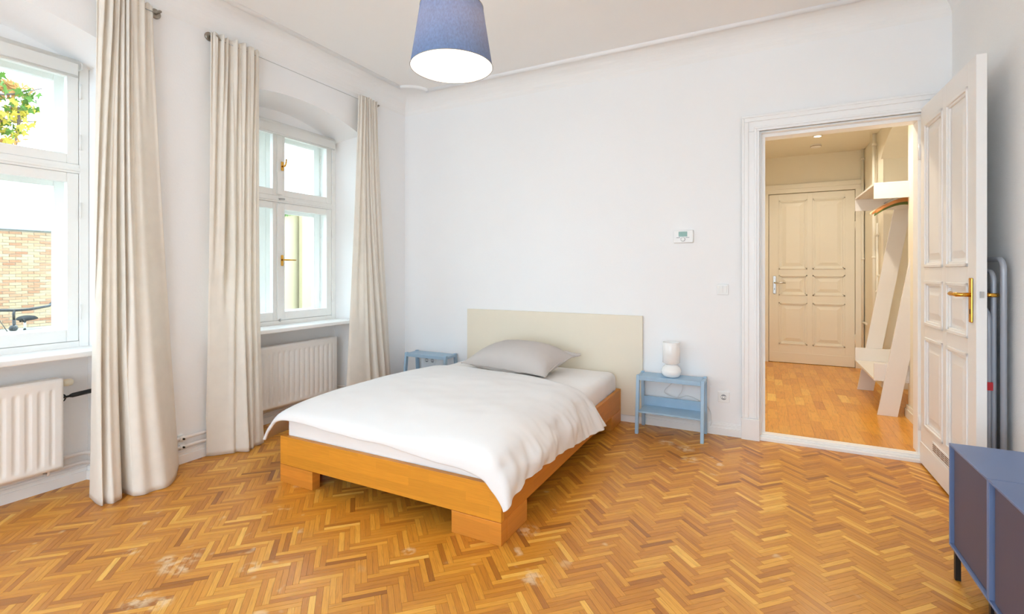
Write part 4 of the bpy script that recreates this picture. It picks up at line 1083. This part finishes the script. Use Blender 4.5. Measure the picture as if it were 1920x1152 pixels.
# ---- folded step ladder behind the door leaf
r = empty('step_ladder', (1.0, 3.35, 0))
def ulad(y0, y1, zt_, x_b, x_t, rad, tube_r, name):
    pl = []
    pl.append((x_b, y0, 0.0)); pl.append((x_t, y0, zt_ - rad))
    pl += [(x_t, p[1], p[2]) for p in arc((y0 + rad, zt_ - rad), rad, PI, PI / 2, 8)]
    pl += [(x_t, p[1], p[2]) for p in arc((y1 - rad, zt_ - rad), rad, PI / 2, 0, 8)]
    pl.append((x_b, y1, 0.0))
    return MB().tube(pl, tube_r, 12).build(name, GREYTUBE, r)
ulad(3.160, 3.560, 1.300, 1.020, 1.020, 0.055, 0.0125, 'outer_frame')
ulad(3.185, 3.535, 1.240, 0.992, 0.992, 0.050, 0.0110, 'inner_frame')
ulad(3.180, 3.540, 1.055, 0.972, 0.972, 0.050, 0.0100, 'rear_frame')
for z in (0.25, 0.50, 0.75):
    MB().box(0.983, 0.999, 3.20, 3.52, z, z + 0.20).build('step', GREYP, r, bevel=0.004)
MB().tube([(0.972, 3.195, 0.98), (0.978, 3.198, 1.0), (0.984, 3.198, 0.9), (0.98, 3.2, 0.6)], 0.005, 8).build('stay', STEEL, r)
MB().box(0.964, 0.985, 3.168, 3.186, 0.66, 0.70).build('catch', mat('red_plastic', srgb(190, 30, 40), 0.4), r)
tag(r, 'folded grey tube step ladder leaning behind the open door', 'step ladder')

# ---- pendant lamp
px_, py_ = -1.142, 1.664
pz0, pz1, r0, r1 = 2.080, 2.325, 0.168, 0.129
pl = empty('pendant_lamp', (px_, py_, ZC))
MB().lathe([(r0, pz0), (r0 - 0.5 * (r0 - r1), (pz0 + pz1) / 2), (r1, pz1)], (px_, py_, 0), 64, cap0=False, cap1=False).build('shade', SHADE, pl)
MB().lathe([(r0 - 0.002, pz0 + 0.001), (r1 - 0.002, pz1 - 0.001)], (px_, py_, 0), 64, cap0=False, cap1=False).build('liner', LINER, pl)
for rr_, z in ((r0, pz0), (r1, pz1)):
    MB().tube([(px_ + rr_ * math.cos(2 * PI * i / 64), py_ + rr_ * math.sin(2 * PI * i / 64), z) for i in range(64)], 0.0018, 6, closed=True).build('rim', DKSTEEL, pl)
for k in range(3):
    a = 2 * PI * k / 3 + 0.4
    MB().tube([(px_ + r1 * math.cos(a), py_ + r1 * math.sin(a), pz1 - 0.004), (px_ + 0.02 * math.cos(a), py_ + 0.02 * math.sin(a), pz1 - 0.03)], 0.0016, 6).build('spider_arm', STEEL, pl)
MB().tube([(px_, py_, pz1 - 0.06), (px_, py_, pz1 + 0.02)], 0.020, 16).build('socket', PLASTIC, pl)
MB().tube([(px_, py_, pz1 + 0.02), (px_, py_, ZC - 0.03)], 0.003, 8).build('cord', PLASTIC, pl)
MB().lathe([(0.045, 0), (0.045, -0.02), (0.03, -0.035), (0.004, -0.04)], (px_, py_, ZC), 24).build('ceiling_rose', PLASTIC, pl)
bz = pz1 - 0.125
MB().lathe([(0.001, -0.042), (0.022, -0.036), (0.037, -0.015), (0.040, 0.0), (0.035, 0.02), (0.020, 0.042), (0.015, 0.056)], (px_, py_, bz), 24).build('bulb', emit('bulb_glow', (1, 0.92, 0.82, 1), 12), pl)
ld = bpy.data.lights.new('pendant_light', 'POINT'); ld.energy = 20; ld.color = (1.0, 0.93, 0.84); ld.shadow_soft_size = 0.05
lo = bpy.data.objects.new('pendant_light', ld); COL.objects.link(lo); lo.parent = pl; lo.location = (0, 0, bz + 0.02 - ZC)
tag(pl, 'pendant lamp with conical blue fabric shade hanging from the ceiling', 'pendant lamp')

# =================================================================== OUTSIDE
GZ = -0.3
grs = mat('courtyard_gravel', (0.36, 0.35, 0.30, 1), 0.95, var=0.2, vscale=3, bump=0.5, bscale=40)
struct(MB().box(-40, XW - 0.25, -12, 24, GZ - 0.05, GZ).build('ground_outside', grs))
# brick garden wall with metal coping
BWX = -18.0
MORT = mat('pale_mortar', srgb(166, 158, 144), 0.95, var=0.06)
def brick_mat(name, at):
    m, nt, b = _nt(name); L = nt.links
    a = N(nt, 'ShaderNodeAttribute'); a.attribute_type = at; a.attribute_name = 'tone'
    rp = ramp(nt, [(0, srgb(172, 122, 92)), (0.2, srgb(186, 144, 112)), (0.5, srgb(194, 164, 128)), (0.85, srgb(196, 174, 142)), (1, srgb(186, 136, 104))])
    L.new(a.outputs['Fac'], rp.inputs[0]); tc = N(nt, 'ShaderNodeTexCoord'); nz = N(nt, 'ShaderNodeTexNoise'); nz.inputs['Scale'].default_value = 18; L.new(tc.outputs['Object'], nz.inputs['Vector'])
    mu = N(nt, 'ShaderNodeMix', data_type='RGBA', blend_type='MULTIPLY'); mu.inputs[0].default_value = 0.35; L.new(rp.outputs[0], mu.inputs[6]); L.new(nz.outputs['Fac'], mu.inputs[7]); L.new(mu.outputs[2], b.inputs['Base Color'])
    b.inputs['Roughness'].default_value = 0.95
    return m
BO, BG = brick_mat('old_brick', 'OBJECT'), brick_mat('old_brick_field', 'GEOMETRY')
gw = struct(MB().box(BWX - 0.3, BWX, -2, 16, GZ, 2.36).build('wall_garden', MORT))
bme = bpy.data.meshes.new('brick'); _b = MB().box(-0.006, 0.012, -0.120, 0.120, -0.0325, 0.0325); bme.from_pydata(_b.v, [], _b.f); bme.materials.append(BO)
rb = random.Random(2); one = []; rest = []
row = 0; z = GZ + 0.04
while z < 2.32:
    y = -2 + (0.125 if row % 2 else 0) + 0.13
    while y < 15.8:
        vis = 4.95 < y < 6.25
        (one if vis and z > 0.15 else rest).append((y, z + rb.uniform(-.003, .003), rb.random(), rb.uniform(-0.004, 0.006)))
        y += 0.25
    z += 0.077; row += 1
one.sort(key=lambda q: -q[1])
rest += one[300:]; one = one[:300]
for y, z, t, dx in one:
    o = bpy.data.objects.new('brick', bme); COL.objects.link(o); o.parent = gw; o.location = Vector((BWX + dx, y, z)) - gw.location; o['tone'] = t
b = MB(); tn = []
for y, z, t, dx in rest:
    b.box(BWX - 0.006 + dx, BWX + 0.012 + dx, y - 0.12, y + 0.12, z - 0.0325, z + 0.0325); tn += [t] * 8
me = bpy.data.meshes.new('brick_field'); me.from_pydata(b.v, [], b.f); at = me.attributes.new('tone', 'FLOAT', 'POINT'); at.data.foreach_set('value', tn); me.materials.append(BG)
o = bpy.data.objects.new('brick_field', me); COL.objects.link(o); o.parent = gw; o.location = -gw.location; o['kind'] = 'stuff'
MB().prism([(BWX - 0.36, 2.36), (BWX + 0.07, 2.36), (BWX + 0.07, 2.38), (BWX - 0.15, 2.43), (BWX - 0.36, 2.38)], -2, 16, 'y').build('coping', mat('zinc_coping', (0.20, 0.21, 0.22, 1), 0.5, metal=0.6, var=0.05), gw)
# neighbouring wing and low rendered wall beyond the second window
RENDERW = mat('pale_yellow_render', srgb(186, 172, 140), 0.9, var=0.03, vscale=1.5)
RENDERG = mat('pale_green_render', srgb(176, 164, 130), 0.9, var=0.03, vscale=1.5)
struct(MB().box(-9.4, -9.2, 5.2, 9.0, GZ, 2.50).build('wall_courtyard', RENDERW))
struct(MB().box(-9.1, -9.0, 7.36, 12.0, GZ, 2.85).build('wall_neighbour', RENDERG))

# leaf meshes
def leaf_mesh(name, lobes, size, m):
    pts = []; n = lobes * 2
    for i in range(n + 1):
        a = -PI * 0.42 - PI / 2 + (PI * 1.84) * i / n + PI / 2
        r_ = size * (1.0 if i % 2 else 0.45) * (0.75 + 0.25 * math.cos(a))
        pts.append((math.cos(a) * r_, math.sin(a) * r_))
    vs = [(0, 0, 0.002)] + [(x, y, -0.15 * (x * x + y * y) / size) for x, y in pts] + [(-size * 0.7, 0, -size * 0.1)]
    fs = [(0, i + 1, i + 2) for i in range(len(pts) - 1)]
    vs += [(x, y, z - 0.0012) for x, y, z in vs]; k = len(vs) // 2
    fs += [tuple(i + k for i in f[::-1]) for f in fs]
    fs.append((0, len(pts) + 1, 1)); 
    me = bpy.data.meshes.new(name); me.from_pydata(vs, [], fs); me.materials.append(m); me.update(); return me
LG = mat('leaf_green', srgb(104, 146, 52), 0.6, var=0.15, trans=0.4)
LY = mat('leaf_yellow', srgb(206, 186, 66), 0.6, var=0.15, trans=0.4)
LB = mat('seed_tan', srgb(190, 134, 70), 0.8, var=0.2)
BARK = mat('grey_bark', srgb(116, 100, 96), 0.9, var=0.15)
lm_g, lm_y = leaf_mesh('leaf_green', 5, 0.074, LG), leaf_mesh('leaf_yellow', 5, 0.074, LY)
tree = empty('maple_tree', (-7.2, 0.3, GZ))
TX = -7.0
MB().tube([(-7.2, 0.3, GZ), (-7.15, 0.35, 1.0), (-7.1, 0.5, 2.2), (-7.05, 0.8, 3.2), (-7.0, 1.2, 4.2)], [0.11, 0.10, 0.085, 0.06, 0.03], 10).build('trunk', BARK, tree)
branches = [
 [(-7.08, 0.6, 2.5), (-7.0, 1.2, 2.62), (TX, 1.9, 2.68), (TX, 2.08, 2.90), (TX, 2.12, 3.02)],
 [(-7.06, 0.75, 3.0), (-7.0, 1.5, 3.00), (TX, 2.0, 3.06), (TX, 2.22, 3.16), (TX, 2.36, 3.24)],
 [(TX, 2.0, 2.80), (TX, 2.10, 2.82), (TX, 2.18, 2.83), (TX, 2.30, 2.86)],
 [(TX, 2.17, 2.98), (TX, 2.165, 2.80), (TX, 2.145, 2.64), (TX, 2.16, 2.55)],
]
for br_ in branches:
    MB().tube([cr(br_, i / 20) for i in range(21)], [0.016 - 0.011 * i / 20 for i in range(21)], 8).build('branch', BARK, tree)
rt = random.Random(21)
clusters = [(2.06, 2.74, 0.10, 0.8, 26), (2.05, 2.90, 0.11, 0.75, 26), (2.16, 2.93, 0.08, 0.65, 20), (2.14, 3.00, 0.09, 0.15, 16), (2.25, 3.02, 0.05, 0.15, 8), (2.24, 3.12, 0.05, 0.2, 8),
            (2.14, 2.73, 0.06, 0.25, 9), (2.03, 3.16, 0.07, 0.05, 10), (2.09, 2.65, 0.05, 0.7, 6), (1.85, 2.85, 0.16, 0.6, 30), (1.7, 3.05, 0.18, 0.4, 24), (2.26, 2.82, 0.03, 0.8, 3)]
for cy, cz, sp, yel, cnt in clusters:
    for _ in range(int(cnt * 1.5)):
        o = bpy.data.objects.new('leaf', lm_y if rt.random() < yel else lm_g); COL.objects.link(o); o.parent = tree
        o.location = Vector((TX + rt.gauss(0, 0.10), cy + rt.gauss(0, sp * 0.7), cz + rt.gauss(0, sp * 0.6))) - tree.location
        o.rotation_euler = (rt.uniform(-1.2, 1.2), PI / 2 + rt.uniform(-0.9, 0.9), rt.uniform(0, 6.28)); s_ = rt.uniform(0.55, 1.0); o.scale = (s_, s_, s_)
for cy, cz, ry, rz, cnt in ((2.09, 3.17, 0.13, 0.06, 170), (2.10, 2.60, 0.07, 0.03, 60)):
    b = MB()
    for _ in range(cnt):
        y, z = cy + rt.gauss(0, ry * 0.6), cz + rt.gauss(0, rz * 0.7) - 0.25 * max(0, 0) ; x = TX - 0.05 + rt.gauss(0, 0.04)
        a = rt.uniform(0, PI); l = 0.034
        dy, dz = math.cos(a) * l, math.sin(a) * l
        b.prism([(y - dy, z - dz), (y + dz * 0.3, z - dy * 0.3), (y + dy, z + dz), (y - dz * 0.3, z + dy * 0.3)], x, x + 0.004, 'x')
    o = b.build('seed_cluster', LB, tree); o['kind'] = 'stuff'
tag(tree, 'maple tree with yellow and green leaves outside the left window', 'tree')
iv = empty('climbing_plant', (-9.2, 6.9, 2.3))
MB().tube([(-9.17, 6.6, 2.58), (-9.16, 6.9, 2.57), (-9.16, 7.2, 2.58)], 0.008, 6).build('stem', BARK, iv)
lm_i = leaf_mesh('leaf_ivy', 3, 0.05, mat('ivy_green', srgb(104, 140, 72), 0.6, var=0.15, trans=0.3))
for _ in range(80):
    y = rt.uniform(6.75, 7.4); dz = rt.random() ** 1.5 * (0.34 - (y - 6.75) * 0.42)
    o = bpy.data.objects.new('leaf', lm_i); COL.objects.link(o); o.parent = iv
    o.location = Vector((-9.14 + rt.uniform(-0.03, 0.03), y, 2.62 - max(dz, 0))) - iv.location
    o.rotation_euler = (rt.uniform(-.8, .8), PI / 2 + rt.uniform(-.6, .6), rt.uniform(0, 6.28))
tag(iv, 'green climbing plant on top of the pale yellow courtyard wall', 'plant')

# bicycle parked outside, seen over the window sill
bk = empty('bicycle', (0, 0, 0))
def B(*p): return p
# local: y along the bike (front = -y ... rear = +y), x across
for y in (-0.38, 0.66):
    wv = MB().tube([B(0, y + 0.34 * math.cos(2 * PI * i / 40), 0.345 + 0.34 * math.sin(2 * PI * i / 40)) for i in range(40)], 0.016, 8, closed=True).build('tyre', BLACK, bk)
    sp = MB()
    for i in range(12): sp.tube([B(0, y, 0.345), B(0, y + 0.325 * math.cos(2 * PI * i / 12), 0.345 + 0.325 * math.sin(2 * PI * i / 12))], 0.0012, 4)
    o = sp.build('spokes', STEEL, wv); o['kind'] = 'stuff'
    MB().tube([B(-0.05, y, 0.345), B(0.05, y, 0.345)], 0.02, 10).build('hub', STEEL, wv)
fr_ = MB()
for a, c_ in (((-0.22, 0.84), (0.16, 0.32)), ((-0.20, 0.70), (0.16, 0.32)), ((0.16, 0.32), (0.27, 0.80)), ((0.16, 0.32), (0.66, 0.345)), ((0.24, 0.70), (0.66, 0.345)), ((-0.20, 0.68), (-0.38, 0.345)), ((-0.25, 0.96), (-0.20, 0.66))):
    fr_.tube([B(0, *a), B(0, *c_)], 0.016, 10)
fr_.build('frame', BLACK, bk)
MB().tube([B(0.0, -0.25, 0.96), B(0, -0.27, 1.03), B(0, -0.23, 1.07)], 0.013, 10).build('stem', BLACK, bk)
MB().tube([B(-0.30, 0.12, 1.14), B(-0.27, -0.02, 1.10), B(-0.12, -0.20, 1.075), B(0, -0.23, 1.07), B(0.12, -0.20, 1.075), B(0.27, -0.02, 1.10), B(0.30, 0.12, 1.14)], 0.016, 10).build('handlebar', BLACK, bk)
for sx in (-1, 1): MB().tube([B(sx * 0.285, 0.05, 1.118), B(sx * 0.302, 0.13, 1.143)], 0.024, 10).build('grip', BLACK, bk)
sd = MB().grid(lambda u, v: B((0.02 + 0.085 * sms(0.3, 0.95, u)) * math.cos(PI * v) * 1.0, 0.10 + 0.30 * u, 0.90 + 0.045 * math.sin(PI * v) + 0.02 * u * u), 16, 12)
o = sd.build('saddle', mat('black_vinyl', (0.01, 0.01, 0.011, 1), 0.85, spec=0.2), bk); m = o.modifiers.new('s', 'SOLIDIFY'); m.thickness = 0.012
MB().tube([B(0, 0.27, 0.78), B(0, 0.285, 0.92)], 0.013, 10).build('seat_post', STEEL, bk)
MB().box(-0.07, 0.07, 0.45, 0.85, 0.735, 0.75).build('carrier', BLACK, bk, bevel=0.004)
MB().tube([B(-0.2, -0.05, 1.08), B(-0.12, -0.32, 0.99), B(-0.02, -0.36, 0.80)], 0.004, 6).build('cable', BLACK, bk)
MB().lathe([(0.01, 0), (0.035, 0.02), (0.04, 0.07), (0.001, 0.072)], B(0, -0.33, 0.86), 16, 'y').build('lamp', BLACK, bk)
for sx in (-1, 1): MB().tube([B(sx * 0.05, 0.16, 0.32), B(sx * 0.09, 0.16 + sx * 0.12, 0.32 - sx * 0.11)], 0.009, 8).build('crank', STEEL, bk)
MB().tube([B(0.02, 0.30, 0.30), B(0.14, 0.30, 0.004)], 0.007, 8).build('kickstand', STEEL, bk)
bk.location = (-8.20, 2.545, GZ); bk.rotation_euler = (0, 0, math.radians(62.4))
tag(bk, 'black bicycle parked in the courtyard beyond the left window', 'bicycle')
